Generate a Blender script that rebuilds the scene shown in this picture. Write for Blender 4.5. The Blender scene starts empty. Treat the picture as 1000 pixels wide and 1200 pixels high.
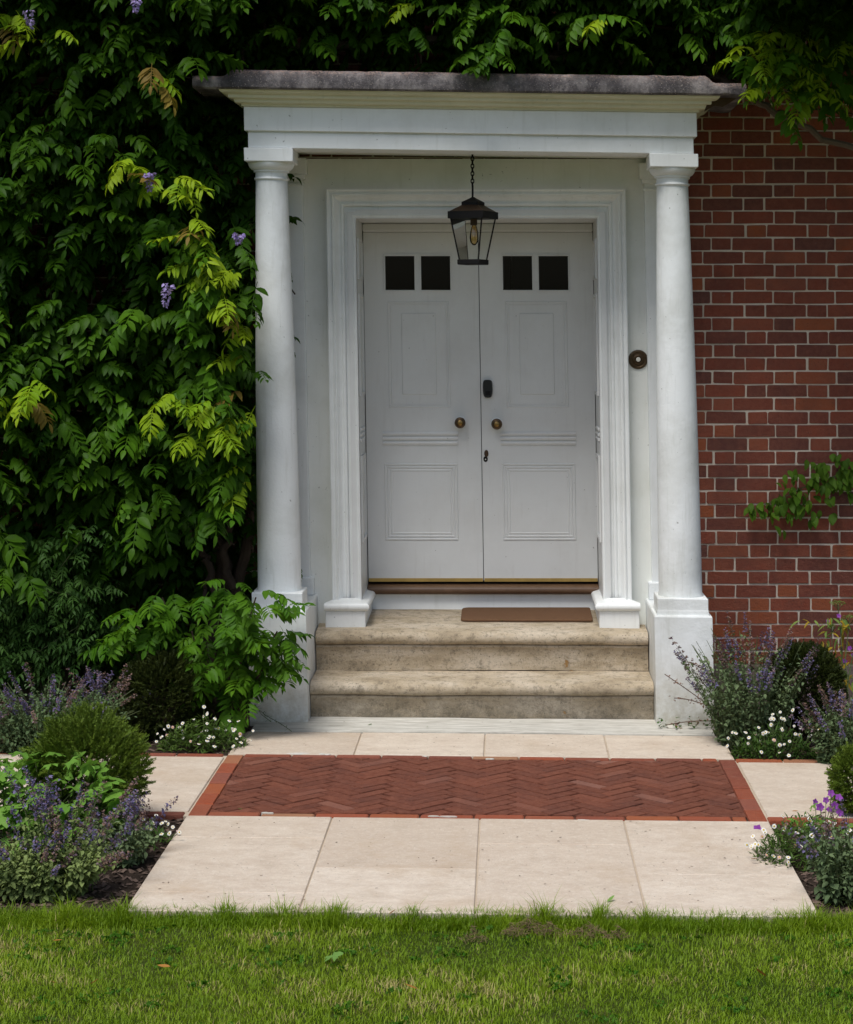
import bpy, math, random
import numpy as np
from mathutils import Matrix, Vector, Euler, noise

R = math.radians
rng = random.Random(7)
nrg = np.random.default_rng(7)
scene = bpy.context.scene
COL = scene.collection

# ------------------------------------------------------------------ camera, sky, sun, exposure
F, H, CX, CY, ZW = 2350.0, 2.0, 592.0, 391.0, 10.93      # focal length in photo px, eye height, principal point, distance to wall
cam_d = bpy.data.cameras.new('camera')
cam = bpy.data.objects.new('camera', cam_d)
COL.objects.link(cam)
cam.location = (0, -ZW, H)
cam.rotation_euler = (R(90), 0, 0)
cam_d.sensor_fit = 'VERTICAL'
cam_d.sensor_height = 36
cam_d.lens = 36 * F / 1200
cam_d.shift_x = -(CX - 500) / 1200
cam_d.shift_y = -(600 - CY) / 1200
cam_d.clip_end = 500
scene.camera = cam

SUN_EL, SUN_ROT = R(65), R(209)
world = bpy.data.worlds.new('World')
scene.world = world
world.use_nodes = True
wn = world.node_tree
sky = wn.nodes.new('ShaderNodeTexSky')
sky.sky_type = 'NISHITA'
sky.sun_disc = False
sky.sun_elevation = SUN_EL
sky.sun_rotation = SUN_ROT
sky.air_density = 1.0
sky.dust_density = 2.5
sky.ozone_density = 0.6
bg = wn.nodes['Background']
bg.inputs['Strength'].default_value = 0.06
wn.links.new(sky.outputs[0], bg.inputs[0])

sun_d = bpy.data.lights.new('sun', 'SUN')
sun_d.energy = 1.5
sun_d.angle = R(27)
sun_d.color = (1.0, 0.985, 0.95)
sun = bpy.data.objects.new('sun', sun_d)
COL.objects.link(sun)
# sun in front of the facade, to the left, high: light travels towards +Y
sd = Vector((0.22, 0.46, -1.0)).normalized()
sun.rotation_euler = sd.to_track_quat('-Z', 'Y').to_euler()
sun.location = (-4, -8, 12)

scene.view_settings.view_transform = 'Standard'
scene.view_settings.look = 'None'
scene.view_settings.gamma = 1
scene.view_settings.use_curve_mapping = False
scene.view_settings.exposure = 0.98
scene.cycles.max_bounces = 8
scene.cycles.use_denoising = True


# ------------------------------------------------------------------ helpers
def s_at(Y):
    return F / (ZW + Y)


def P(px, py, Y):
    s = s_at(Y)
    return Vector(((px - CX) / s, Y, H - (py - CY) / s))


def G(px, py, z=0.0):
    """point on the ground (height z) under photo position px,py"""
    s = (py - CY) / (H - z)
    return Vector(((px - CX) / s, F / s - ZW, z))


LEAN_P, LEAN_D, LEAN_B = 0.020, 0.016, 0.011      # the old porch, doorway and wall lean a little to the left
XC = -0.15                                         # middle of the porch


def warp_porch(v):
    x, y, z = v
    return (x - LEAN_P * (z - 1.72), y, z - 0.014 * (x - XC))


def warp_step(v):
    x, y, z = v
    return (x - LEAN_P * (z - 1.72), y, z - 0.003 * (x - XC))


def warp_door(v):
    x, y, z = v
    return (x - LEAN_D * (z - 1.6), y, z)


def link(o, parent=None):
    COL.objects.link(o)
    if parent:
        o.parent = parent
    return o


def wloc(o):
    v = Vector((0, 0, 0))
    while o:
        v = v + o.location
        o = o.parent
    return v


def tag(o, label=None, cat=None, group=None, kind=None):
    if label:
        o['label'] = label
    if cat:
        o['category'] = cat
    if group:
        o['group'] = group
    if kind:
        o['kind'] = kind
    return o


def thing(name, loc, label, cat, group=None):
    o = bpy.data.objects.new(name, None)
    o.empty_display_size = 0.1
    o.location = loc
    link(o)
    return tag(o, label, cat, group)


class MB:
    """collects shapes in world coordinates; build() makes ONE mesh object"""

    def __init__(self):
        self.v, self.f, self.m, self.cur = [], [], [], 0

    def add(self, V, Fs):
        b = len(self.v)
        self.v += [tuple(p) for p in V]
        for f in Fs:
            self.f.append(tuple(i + b for i in f))
            self.m.append(self.cur)
        return self

    def box(self, x0, x1, y0, y1, z0, z1):
        V = [(x, y, z) for z in (z0, z1) for y in (y0, y1) for x in (x0, x1)]
        return self.add(V, [(0, 2, 3, 1), (4, 5, 7, 6), (0, 1, 5, 4), (2, 6, 7, 3), (0, 4, 6, 2), (1, 3, 7, 5)])

    def cbox(self, x0, x1, y0, y1, z0, z1, b=0.004, M=None):
        """box with chamfered edges"""
        V, idx = [], {}
        xs, ys, zs = (x0, x1), (y0, y1), (z0, z1)
        sg = (1, -1)
        for i in (0, 1):
            for j in (0, 1):
                for k in (0, 1):
                    c = (xs[i], ys[j], zs[k])
                    o = (sg[i] * b, sg[j] * b, sg[k] * b)
                    for a in range(3):
                        p = [c[q] + (0 if q == a else o[q]) for q in range(3)]
                        idx[(i, j, k, a)] = len(V)
                        V.append(tuple(p))
        Fs = []
        for a in range(3):
            o1, o2 = [q for q in range(3) if q != a]
            for side in (0, 1):
                loop = []
                for (p, q) in ((0, 0), (1, 0), (1, 1), (0, 1)):
                    t = [0, 0, 0]
                    t[a] = side
                    t[o1] = p
                    t[o2] = q
                    loop.append(idx[(*t, a)])
                flip = (side == 0) ^ (a == 1)
                Fs.append(tuple(reversed(loop)) if flip else tuple(loop))
        for a in range(3):           # edges running along axis a
            o1, o2 = [q for q in range(3) if q != a]
            for p in (0, 1):
                for q in (0, 1):
                    t0, t1 = [0, 0, 0], [0, 0, 0]
                    t0[o1] = t1[o1] = p
                    t0[o2] = t1[o2] = q
                    t1[a] = 1
                    Fs.append((idx[(*t0, o1)], idx[(*t1, o1)], idx[(*t1, o2)], idx[(*t0, o2)]))
        for i in (0, 1):
            for j in (0, 1):
                for k in (0, 1):
                    Fs.append((idx[(i, j, k, 0)], idx[(i, j, k, 1)], idx[(i, j, k, 2)]))
        if M is not None:
            V = [tuple(M @ Vector(p)) for p in V]
        return self.add(V, Fs)

    def lathe(self, cx, cy, prof, n=40, rot=0.0):
        """prof: list of (r, z), revolved about the vertical through cx, cy"""
        V, Fs = [], []
        for r, z in prof:
            for i in range(n):
                a = rot + 2 * math.pi * i / n
                V.append((cx + r * math.cos(a), cy + r * math.sin(a), z))
        for k in range(len(prof) - 1):
            for i in range(n):
                j = (i + 1) % n
                Fs.append((k * n + i, k * n + j, (k + 1) * n + j, (k + 1) * n + i))
        Fs.append(tuple(reversed(range(n))))
        Fs.append(tuple((len(prof) - 1) * n + i for i in range(n)))
        return self.add(V, Fs)

    def tube(self, pts, rad, n=8, close=False):
        """tube along points with a radius per point"""
        pts = [Vector(p) for p in pts]
        if not isinstance(rad, (list, tuple)):
            rad = [rad] * len(pts)
        V, Fs = [], []
        up = Vector((0.13, 0.21, 0.97))
        m = len(pts)
        for i, p in enumerate(pts):
            if close:
                d = (pts[(i + 1) % m] - pts[i - 1]).normalized()
            else:
                d = (pts[min(i + 1, m - 1)] - pts[max(i - 1, 0)]).normalized()
            if abs(d.dot(up)) > 0.95:
                up = Vector((0.9, 0.3, 0.1))
            a = d.cross(up).normalized()
            b = d.cross(a).normalized()
            for k in range(n):
                t = 2 * math.pi * k / n
                V.append(p + (a * math.cos(t) + b * math.sin(t)) * rad[i])
        last = m if close else m - 1
        for i in range(last):
            i2 = (i + 1) % m
            for k in range(n):
                k2 = (k + 1) % n
                Fs.append((i * n + k, i * n + k2, i2 * n + k2, i2 * n + k))
        if not close:
            Fs.append(tuple(range(n)))
            Fs.append(tuple(reversed([(m - 1) * n + k for k in range(n)])))
        return self.add(V, Fs)

    def strip(self, sections, caps=True):
        """sections: equal-length open or closed loops joined one after the other"""
        n = len(sections[0])
        V = [p for s in sections for p in s]
        Fs = []
        for i in range(len(sections) - 1):
            for k in range(n):
                k2 = (k + 1) % n
                Fs.append((i * n + k, (i + 1) * n + k, (i + 1) * n + k2, i * n + k2))
        if caps:
            Fs.append(tuple(range(n)))
            Fs.append(tuple(reversed([(len(sections) - 1) * n + k for k in range(n)])))
        return self.add(V, Fs)

    def extrude_x(self, prof, x0, x1, nx=1, jit=0.0, seed=0):
        """prof: closed loop of (y, z) drawn along x"""
        secs = []
        for i in range(nx + 1):
            x = x0 + (x1 - x0) * i / nx
            sec = []
            for (y, z) in prof:
                if jit:
                    d = noise.noise_vector(Vector((x * 3 + seed, y * 6, z * 6))) * jit
                    sec.append((x, y + d.y, z + d.z))
                else:
                    sec.append((x, y, z))
            secs.append(sec)
        return self.strip(secs)

    def build(self, name, mat, parent=None, warp=None, smooth=False, label=None, kind=None):
        V = self.v
        if warp:
            V = [warp(p) for p in V]
        off = wloc(parent) if parent else Vector((0, 0, 0))
        V = [(p[0] - off.x, p[1] - off.y, p[2] - off.z) for p in V]
        me = bpy.data.meshes.new(name)
        me.from_pydata(V, [], self.f)
        mats = mat if isinstance(mat, (list, tuple)) else [mat]
        for m in mats:
            me.materials.append(m)
        if len(mats) > 1:
            me.polygons.foreach_set('material_index', self.m)
        # consistent outward normals
        import bmesh
        bm = bmesh.new()
        bm.from_mesh(me)
        bmesh.ops.recalc_face_normals(bm, faces=bm.faces)
        bm.to_mesh(me)
        bm.free()
        if smooth:
            me.polygons.foreach_set('use_smooth', [True] * len(me.polygons))
            try:
                me.set_sharp_from_angle(angle=R(35))
            except Exception:
                pass
        o = bpy.data.objects.new(name, me)
        link(o, parent)
        return tag(o, label, kind=kind)


def tri_mesh(name, V, T, mats, mi=None, tint=None, smooth=False):
    """fast mesh from numpy arrays; tint: one float per vertex"""
    V = np.asarray(V, dtype=np.float32)
    T = np.asarray(T, dtype=np.int32)
    me = bpy.data.meshes.new(name)
    k = T.shape[1]
    me.vertices.add(len(V))
    me.vertices.foreach_set('co', V.ravel())
    me.loops.add(T.size)
    me.loops.foreach_set('vertex_index', T.ravel())
    me.polygons.add(len(T))
    me.polygons.foreach_set('loop_start', np.arange(0, T.size, k, dtype=np.int32))
    me.polygons.foreach_set('loop_total', np.full(len(T), k, dtype=np.int32))
    for m in (mats if isinstance(mats, (list, tuple)) else [mats]):
        me.materials.append(m)
    if mi is not None:
        me.polygons.foreach_set('material_index', np.asarray(mi, dtype=np.int32))
    if smooth:
        me.polygons.foreach_set('use_smooth', np.ones(len(T), dtype=bool))
    if tint is not None:
        a = me.attributes.new('tint', 'FLOAT', 'POINT')
        a.data.foreach_set('value', np.asarray(tint, dtype=np.float32))
    me.update(calc_edges=True)
    me.validate()
    return me


class Cloud:
    """collects transformed copies of small triangle templates (leaves, needles, blades)"""

    def __init__(self):
        self.V, self.T, self.C, self.M, self.n = [], [], [], [], 0

    def put(self, tpl, mat4, tint=0.5, mi=0):
        V, T = tpl
        A = np.array(mat4.to_3x3(), dtype=np.float32)
        t = np.array(mat4.translation, dtype=np.float32)
        W = V @ A.T + t
        self.V.append(W)
        self.T.append(T + self.n)
        self.C.append(np.full(len(W), tint, dtype=np.float32))
        self.M.append(np.full(len(T), mi, dtype=np.int32))
        self.n += len(W)

    def mesh(self, name, mats, off=None):
        V = np.concatenate(self.V)
        if off is not None:
            V = V - np.array(off, dtype=np.float32)
        return tri_mesh(name, V, np.concatenate(self.T), mats, np.concatenate(self.M), np.concatenate(self.C))

    def build(self, name, mats, parent=None, kind='stuff', label=None):
        off = wloc(parent) if parent else None
        o = bpy.data.objects.new(name, self.mesh(name, mats, off))
        link(o, parent)
        return tag(o, label, kind=kind)


def xf(loc, yaw=0.0, pitch=0.0, roll=0.0, sc=1.0):
    return Matrix.Translation(loc) @ Euler((roll, pitch, yaw)).to_matrix().to_4x4() @ Matrix.Scale(sc, 4)


def put_copy(name, me, parent, loc, rot=(0, 0, 0), sc=1.0):
    """a further object on shared mesh data; loc in world coordinates"""
    o = bpy.data.objects.new(name, me)
    o.location = Vector(loc) - (wloc(parent) if parent else Vector((0, 0, 0)))
    o.rotation_euler = rot
    o.scale = (sc, sc, sc)
    return link(o, parent)


# ------------------------------------------------------------------ materials
class NT:
    def __init__(self, name):
        self.mat = bpy.data.materials.new(name)
        self.mat.use_nodes = True
        self.t = self.mat.node_tree
        self.b = self.t.nodes['Principled BSDF']
        self.geo = self.t.nodes.new('ShaderNodeNewGeometry')
        self.pos = self.geo.outputs['Position']

    def node(self, typ, **kw):
        n = self.t.nodes.new(typ)
        for k, v in kw.items():
            setattr(n, k, v)
        return n

    def l(self, a, b):
        self.t.links.new(a, b)

    def noise(self, scale, detail=4, rough=0.6, stretch=None, dist=0.0):
        n = self.node('ShaderNodeTexNoise')
        n.inputs['Scale'].default_value = scale
        n.inputs['Detail'].default_value = detail
        n.inputs['Roughness'].default_value = rough
        n.inputs['Distortion'].default_value = dist
        if stretch:
            m = self.node('ShaderNodeMapping')
            m.inputs['Scale'].default_value = stretch
            self.l(self.pos, m.inputs['Vector'])
            self.l(m.outputs[0], n.inputs['Vector'])
        else:
            self.l(self.pos, n.inputs['Vector'])
        return n.outputs['Fac']

    def ramp(self, fac, lo, hi):
        m = self.node('ShaderNodeMapRange')
        m.inputs['From Min'].default_value = lo
        m.inputs['From Max'].default_value = hi
        self.l(fac, m.inputs['Value'])
        return m.outputs[0]

    def mix(self, fac, a, b, mode='MIX'):
        m = self.node('ShaderNodeMix', data_type='RGBA', blend_type=mode)
        for s, v in ((m.inputs[0], fac), (m.inputs[6], a), (m.inputs[7], b)):
            if hasattr(v, 'is_linked') or isinstance(v, bpy.types.NodeSocket):
                self.l(v, s)
            elif isinstance(v, (tuple, list)):
                s.default_value = (*v, 1) if len(v) == 3 else v
            else:
                s.default_value = v
        return m.outputs[2]

    def math(self, op, a, b=None):
        m = self.node('ShaderNodeMath', operation=op)
        for s, v in ((m.inputs[0], a), (m.inputs[1], b)):
            if v is None:
                continue
            if isinstance(v, bpy.types.NodeSocket):
                self.l(v, s)
            else:
                s.default_value = v
        return m.outputs[0]

    def color_ramp(self, fac, stops):
        r = self.node('ShaderNodeValToRGB')
        e = r.color_ramp.elements
        while len(e) < len(stops):
            e.new(0.5)
        for el, (p, c) in zip(e, stops):
            el.position = p
            el.color = (*c, 1)
        self.l(fac, r.inputs[0])
        return r.outputs[0]

    def objrand(self):
        return self.node('ShaderNodeObjectInfo').outputs['Random']

    def attr(self, name):
        return self.node('ShaderNodeAttribute', attribute_name=name).outputs['Fac']

    def sep(self):
        s = self.node('ShaderNodeSeparateXYZ')
        self.l(self.pos, s.inputs[0])
        return s.outputs

    def base(self, c):
        if isinstance(c, bpy.types.NodeSocket):
            self.l(c, self.b.inputs['Base Color'])
        else:
            self.b.inputs['Base Color'].default_value = (*c, 1)
        return self

    def rough(self, r):
        if isinstance(r, bpy.types.NodeSocket):
            self.l(r, self.b.inputs['Roughness'])
        else:
            self.b.inputs['Roughness'].default_value = r
        return self

    def bump(self, h, strength=0.3, dist=0.005):
        b = self.node('ShaderNodeBump')
        b.inputs['Strength'].default_value = strength
        b.inputs['Distance'].default_value = dist
        self.l(h, b.inputs['Height'])
        self.l(b.outputs[0], self.b.inputs['Normal'])
        return self

    def spec(self, v):
        self.b.inputs['Specular IOR Level'].default_value = v
        return self


def simple(name, c, rough=0.6, metal=0.0, nscale=30, var=0.25, bump=0.1, spec=0.4):
    n = NT(name)
    f = n.noise(nscale)
    n.base(n.mix(f, tuple(x * (1 - var) for x in c), tuple(min(1, x * (1 + var)) for x in c)))
    n.rough(rough).spec(spec)
    n.b.inputs['Metallic'].default_value = metal
    if bump:
        n.bump(n.noise(nscale * 4), bump, 0.002)
    return n.mat


def mat_paint(name, c, rough=0.45, stain=0.35, bump=0.15, bscale=60, stain_c=(0.33, 0.33, 0.26), grime_low=False):
    """old white paint: soft mottling, vertical run stains, specks"""
    n = NT(name)
    big = n.ramp(n.noise(2.2, 5, 0.65), 0.45, 0.75)
    col = n.mix(n.math('MULTIPLY', big, stain), c, stain_c)
    run = n.ramp(n.noise(9, 4, 0.6, (4, 4, 0.35)), 0.56, 0.8)
    col = n.mix(n.math('MULTIPLY', run, stain * 0.7), col, stain_c)
    sp = n.ramp(n.noise(55, 2, 0.5), 0.735, 0.77)
    col = n.mix(n.math('MULTIPLY', sp, 0.55), col, (0.16, 0.15, 0.13))
    if grime_low:
        z = n.sep()[2]
        low = n.ramp(z, 0.42, 0.0)
        g = n.math('MULTIPLY', low, n.ramp(n.noise(12, 6, 0.75), 0.22, 0.6))
        col = n.mix(n.math('MULTIPLY', g, 0.75), col, (0.36, 0.32, 0.22))
    n.base(col).rough(rough).spec(0.4)
    h = n.mix(0.5, n.noise(bscale, 4, 0.6), n.noise(bscale * 0.25, 3, 0.5))
    return n.bump(h, bump, 0.006).mat


M = {}
M['paint'] = mat_paint('white_paint', (0.82, 0.84, 0.83), 0.45, 0.28)
M['paint_rough'] = mat_paint('rough_white_paint', (0.80, 0.825, 0.82), 0.55, 0.45, 0.42, 70, grime_low=True)
M['door_paint'] = mat_paint('door_paint', (0.70, 0.71, 0.70), 0.38, 0.30, 0.06, 90, (0.45, 0.43, 0.40))
M['plaster'] = mat_paint('cream_plaster', (0.80, 0.815, 0.77), 0.6, 0.32, 0.2, 40, (0.42, 0.43, 0.32))
M['cornice'] = mat_paint('cream_cornice', (0.66, 0.64, 0.47), 0.5, 0.45, 0.12, 50, (0.40, 0.39, 0.24))


def mat_lead():
    n = NT('weathered_lead')
    a = n.noise(6, 6, 0.7)
    col = n.color_ramp(a, [(0.32, (0.035, 0.03, 0.033)), (0.48, (0.10, 0.088, 0.092)), (0.62, (0.26, 0.235, 0.23))])
    st = n.ramp(n.noise(9, 5, 0.7, (1, 1, 0.25)), 0.45, 0.62)
    col = n.mix(n.math('MULTIPLY', st, 0.8), col, (0.035, 0.03, 0.034))
    up = n.node('ShaderNodeSeparateXYZ')
    n.l(n.geo.outputs['Normal'], up.inputs[0])
    li = n.math('MULTIPLY', n.ramp(n.noise(90, 3, 0.7), 0.42, 0.6), n.ramp(up.outputs[2], 0.1, 0.7))
    col = n.mix(n.math('MULTIPLY', li, 0.8), col, (0.30, 0.20, 0.16))
    sp = n.ramp(n.noise(140, 2, 0.5), 0.62, 0.7)
    col = n.mix(n.math('MULTIPLY', sp, 0.7), col, (0.36, 0.31, 0.28))
    n.base(col).rough(0.75)
    return n.bump(n.noise(45, 6, 0.7), 0.7, 0.01).mat


def mat_stone_step():
    n = NT('worn_limestone')
    a = n.noise(5, 6, 0.65, (0.6, 1, 1.6))
    col = n.color_ramp(a, [(0.28, (0.31, 0.245, 0.165)), (0.45, (0.49, 0.40, 0.28)), (0.64, (0.63, 0.54, 0.42))])
    grime = n.ramp(n.noise(22, 8, 0.8), 0.5, 0.64)
    col = n.mix(n.math('MULTIPLY', grime, 0.6), col, (0.11, 0.09, 0.062))
    pit = n.ramp(n.noise(95, 3, 0.6), 0.6, 0.68)
    col = n.mix(n.math('MULTIPLY', pit, 0.6), col, (0.07, 0.06, 0.045))
    low = n.math('MULTIPLY', n.ramp(n.sep()[2], 0.165, 0.04), n.ramp(n.noise(16, 6, 0.75), 0.2, 0.6))
    col = n.mix(n.math('MULTIPLY', low, 0.75), col, (0.13, 0.115, 0.085))
    pale = n.ramp(n.noise(30, 5, 0.7, dist=0.6), 0.62, 0.72)
    col = n.mix(n.math('MULTIPLY', pale, 0.5), col, (0.48, 0.44, 0.36))
    li = n.ramp(n.noise(11, 4, 0.7), 0.69, 0.74)
    col = n.mix(n.math('MULTIPLY', li, 0.7), col, (0.38, 0.19, 0.035))
    n.base(col).rough(0.85).spec(0.25)
    return n.bump(n.noise(60, 7, 0.8), 1.0, 0.010).mat


def mat_slab():
    n = NT('pale_paving_stone')
    r = n.objrand()
    col = n.mix(r, (0.57, 0.475, 0.375), (0.72, 0.63, 0.52))
    a = n.noise(6, 8, 0.75, (1, 1.6, 1))
    col = n.mix(n.ramp(a, 0.38, 0.72), col, (0.50, 0.40, 0.31))
    b = n.noise(30, 6, 0.75, (1, 1.8, 1))
    col = n.mix(n.math('MULTIPLY', n.ramp(b, 0.5, 0.75), 0.45), col, (0.66, 0.60, 0.50))
    d = n.ramp(n.noise(3.1, 5, 0.7), 0.55, 0.78)
    col = n.mix(n.math('MULTIPLY', d, 0.5), col, (0.36, 0.29, 0.21))
    sp = n.ramp(n.noise(75, 2, 0.5), 0.70, 0.75)
    col = n.mix(n.math('MULTIPLY', sp, 0.75), col, (0.12, 0.10, 0.08))
    g1 = n.ramp(n.noise(110, 5, 0.8), 0.30, 0.70)
    col = n.mix(n.math('MULTIPLY', g1, 0.38), col, (0.40, 0.32, 0.25))
    g2 = n.ramp(n.noise(42, 6, 0.8), 0.50, 0.72)
    col = n.mix(n.math('MULTIPLY', g2, 0.45), col, (0.74, 0.69, 0.61))
    st = n.ramp(n.noise(1.7, 6, 0.75), 0.52, 0.68)
    col = n.mix(n.math('MULTIPLY', st, 0.42), col, (0.42, 0.30, 0.19))
    n.base(col).rough(0.8).spec(0.25)
    return n.bump(n.noise(60, 6, 0.75), 0.6, 0.006).mat


def mat_brick(name, stops, bump=0.5, soot=0.4, scale=1.0):
    n = NT(name)
    col = n.color_ramp(n.objrand(), stops)
    a = n.noise(34 * scale, 5, 0.7)
    col = n.mix(n.ramp(a, 0.35, 0.75), col, n.mix(0.5, col, (0.30, 0.12, 0.075)))
    blot = n.ramp(n.noise(4.5, 5, 0.65), 0.46, 0.72)
    col = n.mix(n.math('MULTIPLY', blot, soot), col, (0.07, 0.04, 0.038))
    sp = n.ramp(n.noise(120, 2, 0.5), 0.66, 0.72)
    col = n.mix(n.math('MULTIPLY', sp, 0.5), col, (0.05, 0.03, 0.03))
    bl = n.ramp(n.noise(13, 4, 0.7), 0.66, 0.8)
    col = n.mix(n.math('MULTIPLY', bl, 0.25), col, (0.36, 0.28, 0.25))
    n.base(col).rough(0.88).spec(0.2)
    return n.bump(n.noise(70, 6, 0.75), min(1, bump * 1.6), 0.008).mat


M['lead'] = mat_lead()
M['step'] = mat_stone_step()
M['slab'] = mat_slab()
M['wall_brick'] = mat_brick('red_wall_brick', [(0.0, (0.12, 0.050, 0.042)), (0.3, (0.19, 0.054, 0.036)), (0.6, (0.245, 0.062, 0.036)), (0.85, (0.27, 0.078, 0.044)), (1.0, (0.34, 0.092, 0.034))])
M['paver_brick'] = mat_brick('paver_brick', [(0.0, (0.115, 0.036, 0.022)), (0.5, (0.145, 0.045, 0.026)), (0.93, (0.17, 0.054, 0.031)), (1.0, (0.24, 0.11, 0.08))], 0.9, 0.3)
M['edge_brick'] = mat_brick('edging_brick', [(0.0, (0.16, 0.05, 0.035)), (0.35, (0.30, 0.070, 0.030)), (0.65, (0.24, 0.075, 0.05)), (0.85, (0.32, 0.085, 0.03)), (1.0, (0.36, 0.20, 0.11))], 0.5, 0.12)
n = NT('lime_mortar')
n.base(n.mix(n.noise(30, 5, 0.7), (0.52, 0.43, 0.33), (0.80, 0.71, 0.60))).rough(0.95)
M['mortar'] = n.bump(n.noise(80, 5), 0.5, 0.004).mat
n = NT('joint_sand')
n.base(n.mix(n.noise(40, 5, 0.7), (0.02, 0.014, 0.010), (0.09, 0.062, 0.045))).rough(1.0)
M['joint'] = n.mat
n = NT('pale_joint')
n.base(n.mix(n.noise(25, 5, 0.7), (0.36, 0.28, 0.20), (0.58, 0.49, 0.38))).rough(1.0)
M['slab_joint'] = n.mat
M['base_stone'] = simple('base_course_stone', (0.17, 0.13, 0.11), 0.9, nscale=18, var=0.5, bump=0.5, spec=0.2)
n = NT('cement_fillet')
f = n.noise(18, 5, 0.7, (0.35, 2, 1))
n.base(n.mix(n.ramp(f, 0.3, 0.7), (0.36, 0.34, 0.29), (0.66, 0.64, 0.58))).rough(0.9)
M['cement'] = n.bump(n.noise(60, 5), 0.5, 0.004).mat
M['iron'] = simple('black_iron', (0.010, 0.009, 0.009), 0.65, 0.0, 40, 0.4, 0.2, 0.2)
M['copper_roof'] = simple('brown_metal', (0.07, 0.042, 0.025), 0.5, 0.5, 30, 0.4, 0.2)
M['brass'] = simple('aged_brass', (0.30, 0.19, 0.07), 0.35, 1.0, 60, 0.4, 0.1)
M['bronze'] = simple('dark_bronze', (0.10, 0.066, 0.038), 0.4, 0.8, 60, 0.4, 0.1)
M['brass_strip'] = simple('brass_strip', (0.50, 0.34, 0.11), 0.4, 0.7, 20, 0.3, 0.05)
M['black_plastic'] = simple('black_plastic', (0.010, 0.010, 0.011), 0.35, 0, 20, 0.1, 0)
M['porcelain'] = simple('bell_button', (0.75, 0.73, 0.66), 0.25, 0, 20, 0.05, 0)
M['wood_sill'] = simple('oak_threshold', (0.12, 0.066, 0.036), 0.45, 0, 14, 0.4, 0.2)
M['dark_inside'] = simple('dark_hall', (0.015, 0.014, 0.013), 0.9, 0, 5, 0.2, 0)
n = NT('coir')
n.base(n.mix(n.noise(160, 4, 0.8), (0.10, 0.052, 0.028), (0.27, 0.15, 0.085))).rough(1.0).spec(0.1)
M['coir'] = n.bump(n.noise(300, 3), 1.0, 0.008).mat


def mat_glass(name, tint, rough=0.02, alpha=0.12, ior=1.45):
    n = NT(name)
    t = n.t
    out = t.nodes['Material Output']
    tr = n.node('ShaderNodeBsdfTransparent')
    tr.inputs[0].default_value = (*tint, 1)
    gl = n.node('ShaderNodeBsdfGlossy')
    gl.inputs['Roughness'].default_value = rough
    fr = n.node('ShaderNodeFresnel')
    fr.inputs[0].default_value = ior
    mx = n.node('ShaderNodeMixShader')
    n.l(n.math('MAXIMUM', fr.outputs[0], alpha * 0.5), mx.inputs[0])
    n.l(tr.outputs[0], mx.inputs[1])
    n.l(gl.outputs[0], mx.inputs[2])
    n.l(mx.outputs[0], out.inputs['Surface'])
    return n.mat


M['glass'] = mat_glass('clear_glass', (0.97, 0.98, 0.97), 0.02, 0.01, 1.15)
M['pane'] = mat_glass('dark_pane', (0.6, 0.62, 0.6), 0.01, 0.0, 1.22)
M['amber'] = mat_glass('amber_glass', (0.95, 0.80, 0.50), 0.03, 0.2)


def mat_leaf(name, dark, light, transl=0.25, rough=0.5, spec=0.12, use_tint=True, blotch=0.25):
    n = NT(name)
    t = n.t
    r = n.objrand()
    k = n.math('MULTIPLY', n.math('ADD', n.attr('tint'), r), 0.5) if use_tint else r
    col = n.mix(k, dark, light)
    col = n.mix(n.math('MULTIPLY', n.ramp(n.noise(45, 3), 0.5, 0.8), blotch), col, tuple(x * 0.5 for x in dark))
    n.base(col).rough(rough).spec(spec)
    out = t.nodes['Material Output']
    tb = n.node('ShaderNodeBsdfTranslucent')
    n.l(n.mix(0.5, col, (light[0] * 1.3, light[1] * 1.3, light[2] * 0.6)), tb.inputs[0])
    mx = n.node('ShaderNodeMixShader')
    mx.inputs[0].default_value = transl
    n.l(n.b.outputs[0], mx.inputs[1])
    n.l(tb.outputs[0], mx.inputs[2])
    n.l(mx.outputs[0], out.inputs['Surface'])
    return n.mat


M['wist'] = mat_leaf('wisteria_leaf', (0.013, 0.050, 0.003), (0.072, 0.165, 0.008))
M['wist_young'] = mat_leaf('young_wisteria_leaf', (0.11, 0.25, 0.008), (0.32, 0.42, 0.016), 0.3)
M['wist_bronze'] = mat_leaf('bronze_wisteria_leaf', (0.16, 0.10, 0.025), (0.26, 0.20, 0.035), 0.3)
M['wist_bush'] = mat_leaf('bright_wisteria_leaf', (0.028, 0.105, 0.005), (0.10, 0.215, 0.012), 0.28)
M['jasmine'] = mat_leaf('jasmine_leaf', (0.025, 0.075, 0.014), (0.075, 0.15, 0.03))
M['catmint'] = mat_leaf('catmint_leaf', (0.060, 0.11, 0.042), (0.17, 0.225, 0.105), 0.15, 0.7, 0.2)
M['catmint_yellow'] = mat_leaf('pale_catmint_leaf', (0.10, 0.16, 0.040), (0.24, 0.30, 0.10), 0.2, 0.7, 0.2)
M['violet'] = mat_leaf('violet_petal', (0.10, 0.085, 0.20), (0.22, 0.19, 0.34), 0.2, 0.7, 0.2)
M['calyx'] = mat_leaf('dusky_calyx', (0.10, 0.065, 0.10), (0.24, 0.17, 0.18), 0.1, 0.8, 0.1)
M['spent'] = mat_leaf('spent_flower', (0.10, 0.060, 0.045), (0.26, 0.17, 0.13), 0.1, 0.8, 0.1)
M['wist_flower'] = mat_leaf('wisteria_petal', (0.22, 0.15, 0.42), (0.48, 0.40, 0.70), 0.25, 0.6, 0.2)
M['yew_dark'] = mat_leaf('dark_yew_needle', (0.012, 0.022, 0.006), (0.05, 0.065, 0.012), 0.1, 0.5)
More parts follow.
